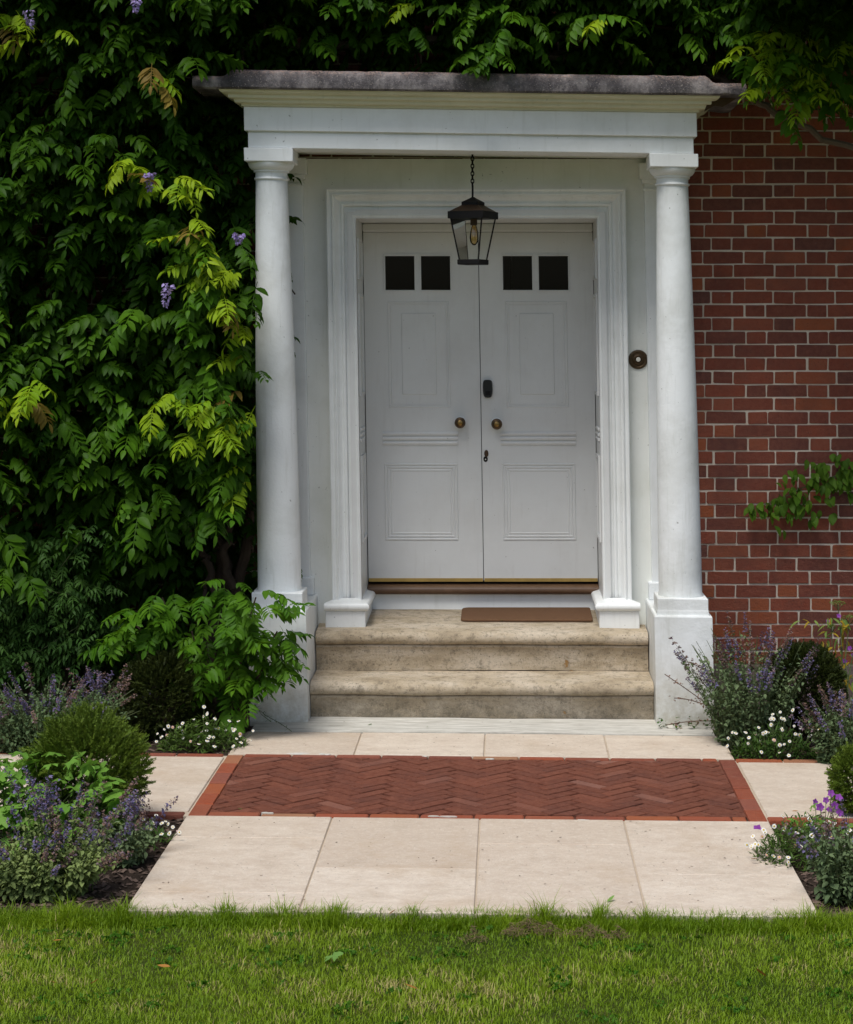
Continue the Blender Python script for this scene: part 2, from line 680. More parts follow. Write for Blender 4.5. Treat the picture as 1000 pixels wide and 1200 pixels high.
M['yew'] = mat_leaf('yew_needle', (0.030, 0.068, 0.008), (0.14, 0.20, 0.024), 0.15, 0.5)
M['geranium'] = mat_leaf('geranium_leaf', (0.09, 0.22, 0.03), (0.20, 0.37, 0.06), 0.3)
M['fleabane'] = mat_leaf('fleabane_leaf', (0.03, 0.075, 0.014), (0.10, 0.16, 0.03), 0.2)
M['creeper'] = mat_leaf('creeper_leaf', (0.045, 0.11, 0.012), (0.13, 0.24, 0.022), 0.3)
M['umbel'] = mat_leaf('umbel_green', (0.12, 0.20, 0.04), (0.26, 0.34, 0.09), 0.2, 0.7)
M['yellow_leaf'] = mat_leaf('yellow_leaf', (0.30, 0.20, 0.02), (0.46, 0.34, 0.03), 0.25)
M['magenta'] = mat_leaf('magenta_petal', (0.20, 0.035, 0.28), (0.34, 0.09, 0.46), 0.25, 0.6, 0.2)
M['white_petal'] = mat_leaf('white_petal', (0.70, 0.70, 0.66), (0.82, 0.80, 0.76), 0.15, 0.6, 0.2, blotch=0)
M['pink_petal'] = mat_leaf('pink_petal', (0.50, 0.30, 0.30), (0.62, 0.44, 0.42), 0.15, 0.6, 0.2, blotch=0)
M['yolk'] = simple('daisy_centre', (0.60, 0.42, 0.05), 0.8, 0, 60, 0.2, 0)
M['dry_leaf'] = mat_leaf('dry_leaf', (0.22, 0.09, 0.02), (0.42, 0.20, 0.045), 0.15, 0.7, 0.2)
M['green_litter'] = mat_leaf('fallen_green_leaf', (0.10, 0.22, 0.04), (0.20, 0.34, 0.09), 0.2, 0.6)
M['bark'] = simple('brown_bark', (0.055, 0.038, 0.027), 0.9, 0, 26, 0.55, 0.8, 0.2)
M['bark_grey'] = simple('grey_bark', (0.15, 0.115, 0.085), 0.9, 0, 26, 0.45, 0.8, 0.2)
M['stem_green'] = simple('green_stem', (0.075, 0.10, 0.035), 0.7, 0, 40, 0.3, 0)
M['stem_red'] = simple('ruddy_stem', (0.12, 0.07, 0.05), 0.8, 0, 40, 0.3, 0)
n = NT('bed_soil')
n.base(n.mix(n.noise(30, 6, 0.75), (0.022, 0.016, 0.012), (0.11, 0.078, 0.058))).rough(1.0).spec(0.1)
M['soil'] = n.bump(n.noise(55, 6, 0.75), 1.0, 0.03).mat
M['mulch'] = mat_leaf('bark_mulch', (0.035, 0.022, 0.017), (0.19, 0.135, 0.105), 0.0, 0.95, 0.1)
n = NT('turf')
f = n.noise(3, 5, 0.7)
n.base(n.mix(n.ramp(f, 0.35, 0.7), (0.05, 0.09, 0.012), (0.12, 0.14, 0.03))).rough(1.0).spec(0.1)
M['turf'] = n.bump(n.noise(120, 4, 0.7), 1.0, 0.03).mat
M['grass'] = mat_leaf('grass_blade', (0.070, 0.170, 0.006), (0.32, 0.43, 0.022), 0.35, 0.5, 0.2, True, 0.0)
M['straw'] = mat_leaf('dry_grass', (0.26, 0.25, 0.07), (0.50, 0.43, 0.18), 0.25, 0.8, 0.1)
M['thatch'] = mat_leaf('dead_thatch', (0.07, 0.05, 0.028), (0.20, 0.145, 0.08), 0.1, 0.9, 0.1)

# ------------------------------------------------------------------ ground
TILT = 0.010                                         # the paving falls a little to the right


def gz(x):
    return -TILT * (x - XC)


def warp_ground(v):
    return (v[0], v[1], v[2] + gz(max(-4, min(4, v[0]))))


YF = F / (1070.5 - CY) * H - ZW            # front edge of the paving
Y1 = F / (958 - CY) * H - ZW             # front of the herringbone panel
Y2 = F / (886.5 - CY) * H - ZW           # back of the herringbone panel
Y3 = F / (859.5 - CY) * H - ZW           # back of the slab row by the steps
XL, XR = -1.316, 1.091                   # sides of the paving

mb = MB()
nx, ny = 40, 60
V, Fs = [], []
for j in range(ny + 1):
    for i in range(nx + 1):
        u, w = i / nx * 2 - 1, j / ny * 2 - 1
        x = math.copysign(abs(u) ** 3, u) * 60
        y = -6 + math.copysign(abs(w) ** 3, w) * 60
        V.append((x, y, -0.085))
for j in range(ny):
    for i in range(nx):
        a = j * (nx + 1) + i
        Fs.append((a, a + 1, a + nx + 2, a + nx + 1))
mb.add(V, Fs)
mb.build('ground', M['turf'], kind='structure')

# lawn: a gently uneven sheet in front of the paving and round the camera
V, Fs = [], []
nx, ny = 90, 70
LX, LY0, LY1 = 8.0, -14.0, YF + 0.02
for j in range(ny + 1):
    for i in range(nx + 1):
        x = -LX + 2 * LX * i / nx
        t = j / ny
        y = LY1 + (LY0 - LY1) * t ** 2
        V.append((x, y, gz(max(-4, min(4, x))) - 0.035 + 0.012 * noise.noise(Vector((x * 1.3, y * 1.3, 0)))))
for j in range(ny):
    for i in range(nx):
        a = j * (nx + 1) + i
        Fs.append((a, a + nx + 1, a + nx + 2, a + 1))
MB().add(V, Fs).build('lawn', M['turf'], kind='structure')


def lawn_z(x, y):
    return gz(max(-4, min(4, x))) - 0.035 + 0.012 * noise.noise(Vector((x * 1.3, y * 1.3, 0)))


# flower-bed soil: bumpy sheets either side of the path
def soil(x0, x1, y0, y1):
    V, Fs = [], []
    nx, ny = int((x1 - x0) / 0.05), int((y1 - y0) / 0.05)
    for j in range(ny + 1):
        for i in range(nx + 1):
            x, y = x0 + (x1 - x0) * i / nx, y0 + (y1 - y0) * j / ny
            V.append((x, y, gz(max(-4, min(4, x))) - 0.022 + 0.018 * noise.noise(Vector((x * 5, y * 5, 3)))))
    for j in range(ny):
        for i in range(nx):
            a = j * (nx + 1) + i
            Fs.append((a, a + 1, a + nx + 2, a + nx + 1))
    o = MB().add(V, Fs).build('flower_bed_soil', M['soil'], kind='structure')
    o.data.polygons.foreach_set('use_smooth', [True] * len(o.data.polygons))
    return o


soil(-4.2, XL - 0.004, YF + 0.0, Y1 - 0.012)
soil(-4.2, XL + 0.06, Y2 + 0.02, 0.0)
soil(XR + 0.004, 4.2, YF + 0.0, Y1 - 0.012)
soil(0.94, 4.2, Y2 + 0.02, 0.0)

# bark mulch chips on the beds in view
def chip():
    V = np.array([(-.5, -.2, 0), (.5, -.25, .02), (.55, .2, 0), (-.45, .25, .03), (0, 0, .14)], dtype=np.float32)
    return V, np.array([(0, 1, 4), (1, 2, 4), (2, 3, 4), (3, 0, 4)], dtype=np.int32)


cl = Cloud()
ch = chip()
for (x0, x1, y0, y1, k) in ((-3.6, XL - 0.01, YF + 0.03, Y1 - 0.02, 4600), (XR + 0.01, 3.2, YF + 0.03, Y1 - 0.02, 3400), (-3.6, -1.28, Y2 + 0.05, -0.1, 2400), (1.02, 3.2, Y2 + 0.05, -0.1, 3000)):
    for _ in range(k):
        x, y = rng.uniform(x0, x1), rng.uniform(y0, y1)
        z = gz(x) - 0.018 + 0.018 * noise.noise(Vector((x * 5, y * 5, 3)))
        cl.put(ch, xf((x, y, z), rng.uniform(0, 6.3), rng.uniform(-.5, .5), rng.uniform(-.5, .5), rng.uniform(0.010, 0.032)), rng.random())
o = cl.build('bark_mulch', M['mulch'])

# path: bedding sheet with slabs and bricks on it
path = bpy.data.objects.new('path', None)
link(path)
path['kind'] = 'structure'
mb = MB()
mb.box(XL + 0.004, XR - 0.004, YF + 0.006, Y1 - 0.0095, -0.07, -0.007)
mb.box(XL + 0.004, XR - 0.004, Y2 + 0.0095, Y3, -0.07, -0.007)
mb.build('bedding', M['slab_joint'], path, warp_ground)
mb = MB()
mb.box(-4.2, XL + 0.003, Y1 + 0.004, Y2 - 0.004, -0.07, -0.008)
mb.box(XR - 0.003, 4.2, Y1 + 0.004, Y2 - 0.004, -0.07, -0.008)
mb.build('bedding', M['slab_joint'], path, warp_ground)


def slab(x0, x1, y0, y1, g=0.003):
    h = rng.uniform(-0.0015, 0.0015)
    mb = MB()
    mb.cbox(x0 + g, x1 - g, y0 + g, y1 - g, -0.05, h, 0.003)
    return mb.build('paving_slab', M['slab'], path, warp_ground)


xs = [XL, -0.712, -0.104, 0.490, XR]
rows = [[YF, G(0, 1048).y, G(0, 984).y, Y1], [YF, G(0, 1018).y, Y1], [YF, G(0, 988).y, Y1], [YF, G(0, 1022).y, Y1]]
for i in range(4):
    for a, b in zip(rows[i][:-1], rows[i][1:]):
        slab(xs[i], xs[i + 1], a, b - (0.012 if b == Y1 else 0))
xb = [-1.292, G(416, 883).x, G(567.5, 885).x, G(714, 885).x, XR - 0.01]
for a, b in zip(xb[:-1], xb[1:]):
    slab(a, b, Y2 + 0.012, Y3)
for x0, x1 in ((-1.92, XL), (-2.55, -1.92), (-3.2, -2.55), (XR, 1.73), (1.73, 2.36), (2.36, 3.0)):
    slab(x0, x1, Y1 + 0.07, Y2 - 0.055, 0.005)

# cement fillet along the foot of the steps
mb = MB()
mb.extrude_x([(Y3 + 0.002, -0.05), (Y3 + 0.002, 0.003), (-0.62, 0.012), (-0.57, 0.014), (-0.57, -0.05)], -1.27, 1.05, 50, 0.006, 4)
mb.build('cement_strip', M['cement'], path, warp_ground)


# herringbone panel of bricks on edge, clipped to its border
def clip_poly(poly, x0, x1, y0, y1):
    def cut(pts, inside, inter):
        out = []
        for i in range(len(pts)):
            a, b = pts[i - 1], pts[i]
            ia, ib = inside(a), inside(b)
            if ib:
                if not ia:
                    out.append(inter(a, b))
                out.append(b)
            elif ia:
                out.append(inter(a, b))
        return out

    def ix(x):
        return lambda a, b: (x, a[1] + (b[1] - a[1]) * (x - a[0]) / (b[0] - a[0]))

    def iy(y):
        return lambda a, b: (a[0] + (b[0] - a[0]) * (y - a[1]) / (b[1] - a[1]), y)
    for ins, it in ((lambda p: p[0] >= x0, ix(x0)), (lambda p: p[0] <= x1, ix(x1)), (lambda p: p[1] >= y0, iy(y0)), (lambda p: p[1] <= y1, iy(y1))):
        poly = cut(poly, ins, it)
        if len(poly) < 3:
            return []
    return poly


def prism(poly, z0, z1, b, name, mat, tilt=None):
    n = len(poly)
    cx, cy = sum(p[0] for p in poly) / n, sum(p[1] for p in poly) / n
    def zz(x, y):
        return z1 + (tilt[0] * (x - cx) + tilt[1] * (y - cy) if tilt else 0)
    V = [(x, y, z0) for x, y in poly] + [(x, y, zz(x, y) - b) for x, y in poly]
    for x, y in poly:
        d = math.hypot(x - cx, y - cy) or 1
        k = max(0.0, 1 - b * 1.3 / d)
        xx, yy = cx + (x - cx) * k, cy + (y - cy) * k
        V.append((xx, yy, zz(xx, yy)))
    Fs = [tuple(2 * n + i for i in range(n))]
    for i in range(n):
        j = (i + 1) % n
        Fs += [(i, j, n + j, n + i), (n + i, n + j, 2 * n + j, 2 * n + i)]
    return MB().add(V, Fs).build(name, mat, path, warp_ground)


PX0, PX1, PY0, PY1 = XL + 0.085, XR - 0.085, Y1 + 0.062, Y2 - 0.055
MB().box(XL + 0.003, XR - 0.003, Y1 - 0.009, Y2 + 0.009, -0.07, -0.014).build('brick_bedding', M['joint'], path, warp_ground)
Wb, gap = 0.0640, 0.0075
c45 = math.sqrt(0.5)
ox, oy = 0.5 * (PX0 + PX1) + 0.03, 0.5 * (PY0 + PY1)
cnt = 0
for a in range(-40, 41):
    for b in range(-40, 41):
        t = (a - b) % 6
        if t == 0:
            r = (a * Wb, (a + 3) * Wb, b * Wb, (b + 1) * Wb)
        elif t == 5:
            r = (a * Wb, (a + 1) * Wb, b * Wb, (b + 3) * Wb)
        else:
            continue
        u0, u1, v0, v1 = r[0] + gap / 2, r[1] - gap / 2, r[2] + gap / 2, r[3] - gap / 2
        jj = [(rng.uniform(-.0015, .0015), rng.uniform(-.0015, .0015)) for _ in range(4)]
        pts = [(u0 + jj[0][0], v0 + jj[0][1]), (u1 + jj[1][0], v0 + jj[1][1]), (u1 + jj[2][0], v1 + jj[2][1]), (u0 + jj[3][0], v1 + jj[3][1])]
        pts = [(ox + (u - v) * c45, oy + (u + v) * c45) for u, v in pts]
        pts = clip_poly(pts, PX0, PX1, PY0, PY1)
        if not pts:
            continue
        area = 0.5 * abs(sum(pts[i - 1][0] * pts[i][1] - pts[i][0] * pts[i - 1][1] for i in range(len(pts))))
        if area < 0.0006:
            continue
        prism(pts, -0.05, rng.uniform(-0.0025, 0.0015), 0.0030, 'brick', M['paver_brick'], (rng.uniform(-.01, .01), rng.uniform(-.01, .01)))
        cnt += 1
# border bricks: six down each side, long ones along front and back
for x0, x1 in ((XL + 0.004, PX0 - 0.004), (PX1 + 0.004, XR - 0.004)):
    n = 6
    for k in range(n):
        y0 = Y1 + (Y2 - Y1) * k / n + 0.004
        y1 = Y1 + (Y2 - Y1) * (k + 1) / n - 0.004
        prism([(x0, y0), (x1, y0), (x1, y1), (x0, y1)], -0.05, rng.uniform(-0.003, 0.002), 0.006, 'border_brick', M['edge_brick'])


def edge_row(y0, y1, x0, x1):
    x = x0
    while x < x1 - 0.05:
        e = min(x1, x + rng.choice((0.215, 0.22, 0.21, 0.225)))
        prism([(x, y0), (e - 0.006, y0), (e - 0.006, y1), (x, y1)], -0.05, rng.uniform(-0.004, 0.001), 0.005, 'border_brick', M['edge_brick'])
        x = e


edge_row(Y1 - 0.008, Y1 + 0.054, PX0, PX1)
edge_row(Y2 - 0.048, Y2 + 0.008, PX0, PX1)
for x0, x1 in ((-2.65, XL), (XR, 1.95)):
    edge_row(Y1 + 0.002, Y1 + 0.062, x0, x1)
    edge_row(Y2 - 0.05, Y2 + 0.012, x0, x1)

# lumps of old white mortar left along the panel's edges
mb = MB()
for (px, py, L, w) in ((345, 885, .20, .026), (378, 885.5, .12, .026), (500, 887, .05, .02), (575, 889, .06, .02), (310, 955, .14, .014), (520, 957, .18, .012), (690, 959.5, .12, .014)):
    g = G(px, py)
    for _ in range(2):
        x_ = g.x + rng.uniform(-.25, .25) * L
        l_, y_ = L * rng.uniform(.2, .5), g.y + rng.uniform(-.3, .3) * w
        loop = [(x_ + l_ * .5 * math.cos(k * .785) * rng.uniform(.75, 1.1), y_ + w * .5 * math.sin(k * .785) * rng.uniform(.7, 1.1)) for k in range(8)]
        hh = rng.uniform(.001, .003)
        mb.strip([[(a, b, -.02) for a, b in loop], [(a, b, hh - .002) for a, b in loop], [(x_ + (a - x_) * .8, y_ + (b - y_) * .7, hh) for a, b in loop]])
o = mb.build('mortar_remains', M['cement'], path, warp_ground)
o['kind'] = 'stuff'

# ------------------------------------------------------------------ brick wall of the house
wall = thing('brick_wall', (0, 0.2, 0), 'long red brick house wall in Flemish bond with pale mortar behind the white porch', 'wall')
mb = MB()
OX0, OX1, OZ = -0.84, 0.56, 2.70
mb.box(-6, OX0, 0.0, 0.45, 0.19, 5.2)
mb.box(OX1, 6, 0.0, 0.45, 0.19, 5.2)
mb.box(OX0, OX1, 0.0, 0.45, OZ, 5.2)
mb.build('mortar_bed', M['mortar'], wall)
mb = MB()
mb.cbox(-6, OX0, -0.035, 0.45, -0.2, 0.198, 0.006)
mb.cbox(OX1, 6, -0.035, 0.45, -0.2, 0.198, 0.006)
mb.build('base_course', M['base_stone'], wall)


def brick_mesh(L, seed):
    r = random.Random(seed)
    h, w, d = 0.0644, L, 0.05
    n = MB()
    j = lambda a: r.uniform(-a, a)
    # front outline with slightly worn corners, 8 points, then chamfer
    pts = []
    for cx_, cz_ in ((-w / 2, -h / 2), (w / 2, -h / 2), (w / 2, h / 2), (-w / 2, h / 2)):
        c = r.uniform(0.002, 0.006)
        sx, sz = (1 if cx_ < 0 else -1), (1 if cz_ < 0 else -1)
        a, b = (cx_ + sx * c + j(.001), cz_ + j(.0015)), (cx_ + j(.0015), cz_ + sz * c + j(.001))
        pts += [b, a] if (cx_ < 0) == (cz_ < 0) else [a, b]
    k = len(pts)
    V = [(x, d, z) for x, z in pts] + [(x, -0.0005, z) for x, z in pts] + [(x * 0.99, -0.004 + j(.0012), z * 0.965) for x, z in pts]
    Fs = [tuple(2 * k + i for i in range(k))]
    for i in range(k):
        q = (i + 1) % k
        Fs += [(i, q, k + q, k + i), (k + i, k + q, 2 * k + q, 2 * k + i)]
    n.add(V, Fs)
    o = n.build('tmp', M['wall_brick'])
    me = o.data
    me.name = 'brick'
    bpy.data.objects.remove(o)
    return me


stretch = [brick_mesh(0.2168, i) for i in range(5)]
head = [brick_mesh(0.1045, 20 + i) for i in range(5)]
CH = 0.0727
ZT = 1.7237
XA = (826.4 - CX) / s_at(0)
cl_v, cl_t, cl_n = [], [], 0
n_br = 0


def tris_of(me):
    me.calc_loop_triangles()
    V = np.array([v.co for v in me.vertices], dtype=np.float32)
    T = np.array([t.vertices for t in me.loop_triangles], dtype=np.int32)
    return V, T


far = Cloud()
stretch_t, head_t = [tris_of(m) for m in stretch], [tris_of(m) for m in head]
for k in range(-47, 21):
    zc = ZT - CH * k - CH / 2
    if zc < 0.205:
        continue
    shift = 0.0 if k % 2 == 0 else (835.7 - 24.3 - 49.4 + 49.4 - 826.4 - 0.0) / s_at(0) - 0.1125 + 0.0435 * 0
    if k % 2:
        shift = (860 - 826.4) / s_at(0)
    x = XA + shift - 0.3375 * 20
    jx = rng.uniform(-0.006, 0.006)
    while x < 4.5:
        for kind, L in (('s', 0.225), ('h', 0.1125)):
            xc = x + L / 2 + jx + rng.uniform(-.002, .002) - LEAN_B * (zc - 1.72)
            x += L
            if xc < -4.5 or (OX0 - 0.02 < xc < OX1 + 0.02 and zc < OZ + 0.03):
                continue
            if -1.3 < xc < 1.0 and zc < 2.9:
                continue
            i = rng.randrange(5)
            me, tp = (stretch[i], stretch_t[i]) if kind == 's' else (head[i], head_t[i])
            dy = rng.uniform(-0.004, 0.0015)
            if 1.0 <= xc < 1.97 and zc < 3.33:
                put_copy('brick', me, wall, (xc, dy, zc + rng.uniform(-.001, .001)), (rng.uniform(-.02, .02), rng.uniform(-.008, .008), rng.uniform(-.012, .012)))
                n_br += 1
            else:
                far.put(tp, xf((xc, dy, zc)), rng.random())
far_mat = M['wall_brick']
far.build('brickwork', far_mat, wall)

# hall behind the door, coloured near-black so the panes look unlit
mb = MB()
mb.box(-1.6, 1.3, 0.452, 3.0, 0.4, 3.0)
mb.build('hall', M['dark_inside'], kind='structure')

# ------------------------------------------------------------------ steps
steps = thing('stone_steps', (XC, -0.5, 0), 'two worn stone steps with rounded nosings between the white porch pedestals', 'steps')


def nosing_profile(yn, yback, z0, z1, zback):
    """front edge yn is the round nose; cove and riser below it"""
    r = 0.032
    p = [(yback, z0), (yback, zback)]
    p += [(yn + 0.05, z1 + 0.001), (yn + 0.03, z1 - 0.0015)]
    for a in range(75, -91, -15):
        p.append((yn + r - r * math.cos(R(a)) * 1.0, z1 - r - 0.003 + r * math.sin(R(a))))
    p += [(yn + 0.024, z1 - 0.072), (yn + 0.022, z1 - 0.080), (yn + 0.030, z1 - 0.092), (yn + 0.034, z1 - 0.10), (yn + 0.034, z0)]
    return p


mb = MB()
mb.extrude_x(nosing_profile(-0.60, -0.2, -0.06, 0.200, 0.204), XC - 0.886, XC + 0.886, 80, 0.006, 1)
mb.build('step', M['step'], steps, warp_step, True)
mb = MB()
mb.extrude_x(nosing_profile(-0.28, -0.015, 0.207, 0.412, 0.424), XC - 0.884, XC + 0.884, 80, 0.005, 9)
mb.extrude_x([(-0.02, 0.25), (-0.02, 0.4235), (0.43, 0.442), (0.43, 0.25)], -0.79, 0.515, 40, 0.003, 5)
mb.build('step', M['step'], steps, warp_step, True)

# ------------------------------------------------------------------ porch
porch = thing('porch', (XC, -0.4, 0), 'white classical porch with two round columns carrying a flat lead covered roof', 'porch')
PH = 1.038                                            # column axis from the middle
YCOL = -0.542


def column(sx):
    cx = XC + sx * PH
    r0, r1, z0, z1 = 0.1125, 0.0815, 0.658, 2.782
    prof = [(r0 * 1.02, z0), (r0 * 1.02, z0 + 0.012), (r0, z0 + 0.02)]
    for i in range(1, 25):
        t = i / 24
        r = r0 + (r1 - r0) * (t - 0.18 * math.sin(math.pi * t)) if True else 0
        prof.append((r, z0 + 0.02 + (z1 - z0 - 0.02) * t))
    mb = MB()
    mb.lathe(cx, YCOL, prof, 48)
    col = mb.build('column', M['paint_rough'], porch, warp_porch, True)
    # capital: neck ring, necking, echinus, abacus
    mb = MB()
    pr = [(r1 - .002, 2.775)]
    for a in range(-90, 91, 30):
        pr.append((r1 + 0.001 + 0.0075 * math.cos(R(a)), 2.785 + 0.0075 * math.sin(R(a))))
    pr += [(r1 + 0.001, 2.796), (r1 + 0.001, 2.818), (r1 + 0.010, 2.820), (r1 + 0.010, 2.828)]
    for t in range(0, 8):
        a = R(t * 11.5)
        pr.append((r1 + 0.010 + 0.029 * math.sin(a), 2.828 + 0.034 * (1 - math.cos(a)) * 0.9 + 0.012 * t / 7))
    pr += [(r1 + 0.037, 2.871), (0.02, 2.872)]
    mb.lathe(cx, YCOL, pr, 48)
    mb.cbox(cx - 0.125, cx + 0.125, YCOL - 0.125, YCOL + 0.125, 2.868, 2.9365, 0.003)
    mb.build('capital', M['paint'], col, warp_porch, True)
    # square base block with splayed foot
    mb = MB()
    q = lambda h, z: [(cx - h, YCOL - h, z), (cx + h, YCOL - h, z), (cx + h, YCOL + h, z), (cx - h, YCOL + h, z)]
    mb.strip([q(0.133, 0.570), q(0.131, 0.592), q(0.129, 0.602), q(0.129, 0.655), q(0.126, 0.660)])
    mb.build('base_block', M['paint_rough'], col, warp_porch)
    mb = MB()
    secs = []
    x0, x1, y0, y1 = cx - 0.148, cx + 0.148, -0.690, -0.012
    rect = lambda d, z: [(x0 + d, y0 + d, z), (x1 - d, y0 + d, z), (x1 - d, y1, z), (x0 + d, y1, z)]
    mb.strip([rect(-0.002, -0.08), rect(-0.001, 0.02), rect(0, 0.3), rect(0.0, 0.565), rect(0.004, 0.573)])
    mb.build('pedestal', M['paint_rough'], col, warp_porch)
    # flat pilaster on the wall behind
    mb = MB()
    a, b = sorted((XC + sx * 0.925, XC + sx * 1.145))
    mb.cbox(a, b, -0.075, -0.008, 0.66, 2.80, 0.004)
    pil = mb.build('pilaster', M['paint'], porch, warp_porch)
    mb = MB()
    mb.cbox(a - 0.02, b + 0.02, -0.098, -0.009, 0.574, 0.668, 0.004)
    mb.build('pilaster_base', M['paint_rough'], pil, warp_porch)
    mb = MB()
    mb.cbox(a - 0.006, b + 0.006, -0.083, -0.009, 2.786, 2.802, 0.003)
    mb.cbox(a - 0.014, b + 0.014, -0.091, -0.0095, 2.825, 2.850, 0.003)
    mb.cbox(a - 0.026, b + 0.026, -0.104, -0.009, 2.850, 2.936, 0.003)
    mb.cbox(a, b, -0.076, -0.0085, 2.802, 2.825, 0.002)
    mb.build('pilaster_capital', M['paint'], pil, warp_porch)
    return col


for sx in (-1, 1):
    column(sx)

# plaster lining of the wall inside the porch
mb = MB()
mb.box(XC - 1.03, OX0 - 0.002, -0.028, 0.004, 0.30, 2.95)
mb.box(OX1 + 0.002, XC + 1.03, -0.028, 0.004, 0.30, 2.95)
mb.box(OX0 - 0.002, OX1 + 0.002, -0.028, 0.004, OZ, 2.95)
mb.build('wall_lining', M['plaster'], porch, warp_door)

# beams, ceiling, frieze, cornice, roof
mb = MB()
mb.cbox(XC - 1.143, XC + 1.143, -0.645, -0.44, 2.9375, 3.018, 0.003)
mb.build('beam', M['paint'], porch, warp_porch)
for sx in (-1, 1):
    a, b = sorted((XC + sx * 0.945, XC + sx * 1.143))
    mb = MB()
    mb.cbox(a, b, -0.4395, -0.01, 2.9375, 3.018, 0.003)
    mb.build('beam', M['paint'], porch, warp_porch)
mb = MB()
mb.box(XC - 0.944, XC + 0.944, -0.439, -0.01, 2.964, 3.016)
mb.build('ceiling', M['plaster'], porch, warp_porch)
mb = MB()
mb.cbox(XC - 1.160, XC + 1.160, -0.662, -0.012, 3.024, 3.148, 0.003)
mb.box(XC - 1.140, XC + 1.140, -0.642, -0.012, 3.0185, 3.0235)
mb.build('frieze', M['paint'], porch, warp_porch)


def ring3(o, z):
    """profile offset o outward from the frieze on three sides"""
    return [(XC - 1.160 - o, -0.010, z), (XC - 1.160 - o, -0.662 - o, z), (XC + 1.160 + o, -0.662 - o, z), (XC + 1.160 + o, -0.010, z)]


prof = [(-0.01, 3.148), (0.010, 3.1485), (0.010, 3.158), (0.014, 3.160)]
for t in range(0, 9):
    a = t / 8
    prof.append((0.016 + 0.052 * a + 0.008 * math.sin(2 * math.pi * a), 3.161 + 0.024 * a - 0.004 * math.sin(2 * math.pi * a)))
prof += [(0.070, 3.187), (0.070, 3.200), (0.074, 3.201)]
for t in range(0, 7):
    a = R(t * 15)
    prof.append((0.076 + 0.034 * math.sin(a), 3.203 + 0.018 * (1 - math.cos(a))))
prof += [(0.112, 3.222), (-0.01, 3.222)]
mb = MB()
secs = [ring3(o, z) for o, z in prof]
n = 4
for i in range(len(secs)):
    pass
Vv = [p for s in secs for p in s]
Fs = []
m = len(secs)
for i in range(m):
    i2 = (i + 1) % m
    for k in range(3):
        Fs.append((i * 4 + k, i * 4 + k + 1, i2 * 4 + k + 1, i2 * 4 + k))
mb.add(Vv, Fs)
mb.build('cornice', M['cornice'], porch, warp_porch, True)

# lead roof: thick rolled edge, thinner dressed flaps at both ends
mb = MB()
secs = []
NX = 150
for i in range(NX + 1):
    u = i / NX
    x = XC - 1.400 + 2.80 * u
    dx = 1.40 - abs(x - XC)
    sh = min(1, max(0, (dx - 0.155) / 0.05))
    sh = sh * sh * (3 - 2 * sh)
    top = 3.286 + 0.034 * sh + 0.004 * noise.noise(Vector((x * 4, 0, 1))) + 0.003 * noise.noise(Vector((x * 17, 2, 1)))
    wob = 0.006 * noise.noise(Vector((x * 3, 5, 0))) + 0.003 * noise.noise(Vector((x * 14, 5, 0)))
    bot = 3.2225 + 0.003 * noise.noise(Vector((x * 6, 9, 0))) + (0.004 * math.sin(x * 40) if dx < 0.12 else 0)
    y = -0.800 + wob
    sec = [(x, -0.012, bot + 0.001), (x, y + 0.010, bot), (x, y, bot + 0.008), (x, y - 0.003, bot + 0.03), (x, y, top - 0.022), (x, y + 0.008, top - 0.008), (x, y + 0.022, top),
           (x, -0.5, top + 0.035), (x, -0.012, top + 0.075)]
    secs.append(sec)
mb.strip(secs)
mb.build('roof', M['lead'], porch, warp_porch, True)

# ------------------------------------------------------------------ door surround
sur = thing('door_surround', (XC, 0, 0.43), 'moulded white door surround with deep panelled reveals under the porch', 'door frame')
DX0, DX1, DZ = -0.793, 0.514, 2.627


def ringU(o, d, z0=0.47):
    return [(DX0 - o, -d, z0), (DX0 - o, -d, DZ + o), (DX1 + o, -d, DZ + o), (DX1 + o, -d, z0)]


prof = [(0.0, 0.02), (0.0, 0.060), (0.004, 0.070), (0.012, 0.074), (0.020, 0.070), (0.024, 0.058), (0.027, 0.052), (0.062, 0.052), (0.0625, 0.062), (0.066, 0.070), (0.073, 0.073), (0.080, 0.070), (0.083, 0.062),
        (0.090, 0.064), (0.100, 0.072), (0.109, 0.086), (0.114, 0.094), (0.119, 0.094), (0.1195, 0.104), (0.124, 0.108), (0.130, 0.104), (0.1305, 0.098), (0.138, 0.100), (0.150, 0.110), (0.155, 0.108), (0.157, 0.02)]
mb = MB()
Vv, Fs = [p for o, d in prof for p in ringU(o, d)], []
for i in range(len(prof) - 1):
    for k in range(3):
        Fs.append((i * 4 + k, i * 4 + k + 1, (i + 1) * 4 + k + 1, (i + 1) * 4 + k))
mb.add(Vv, Fs)
mb.build('architrave', M['paint'], sur, warp_door)

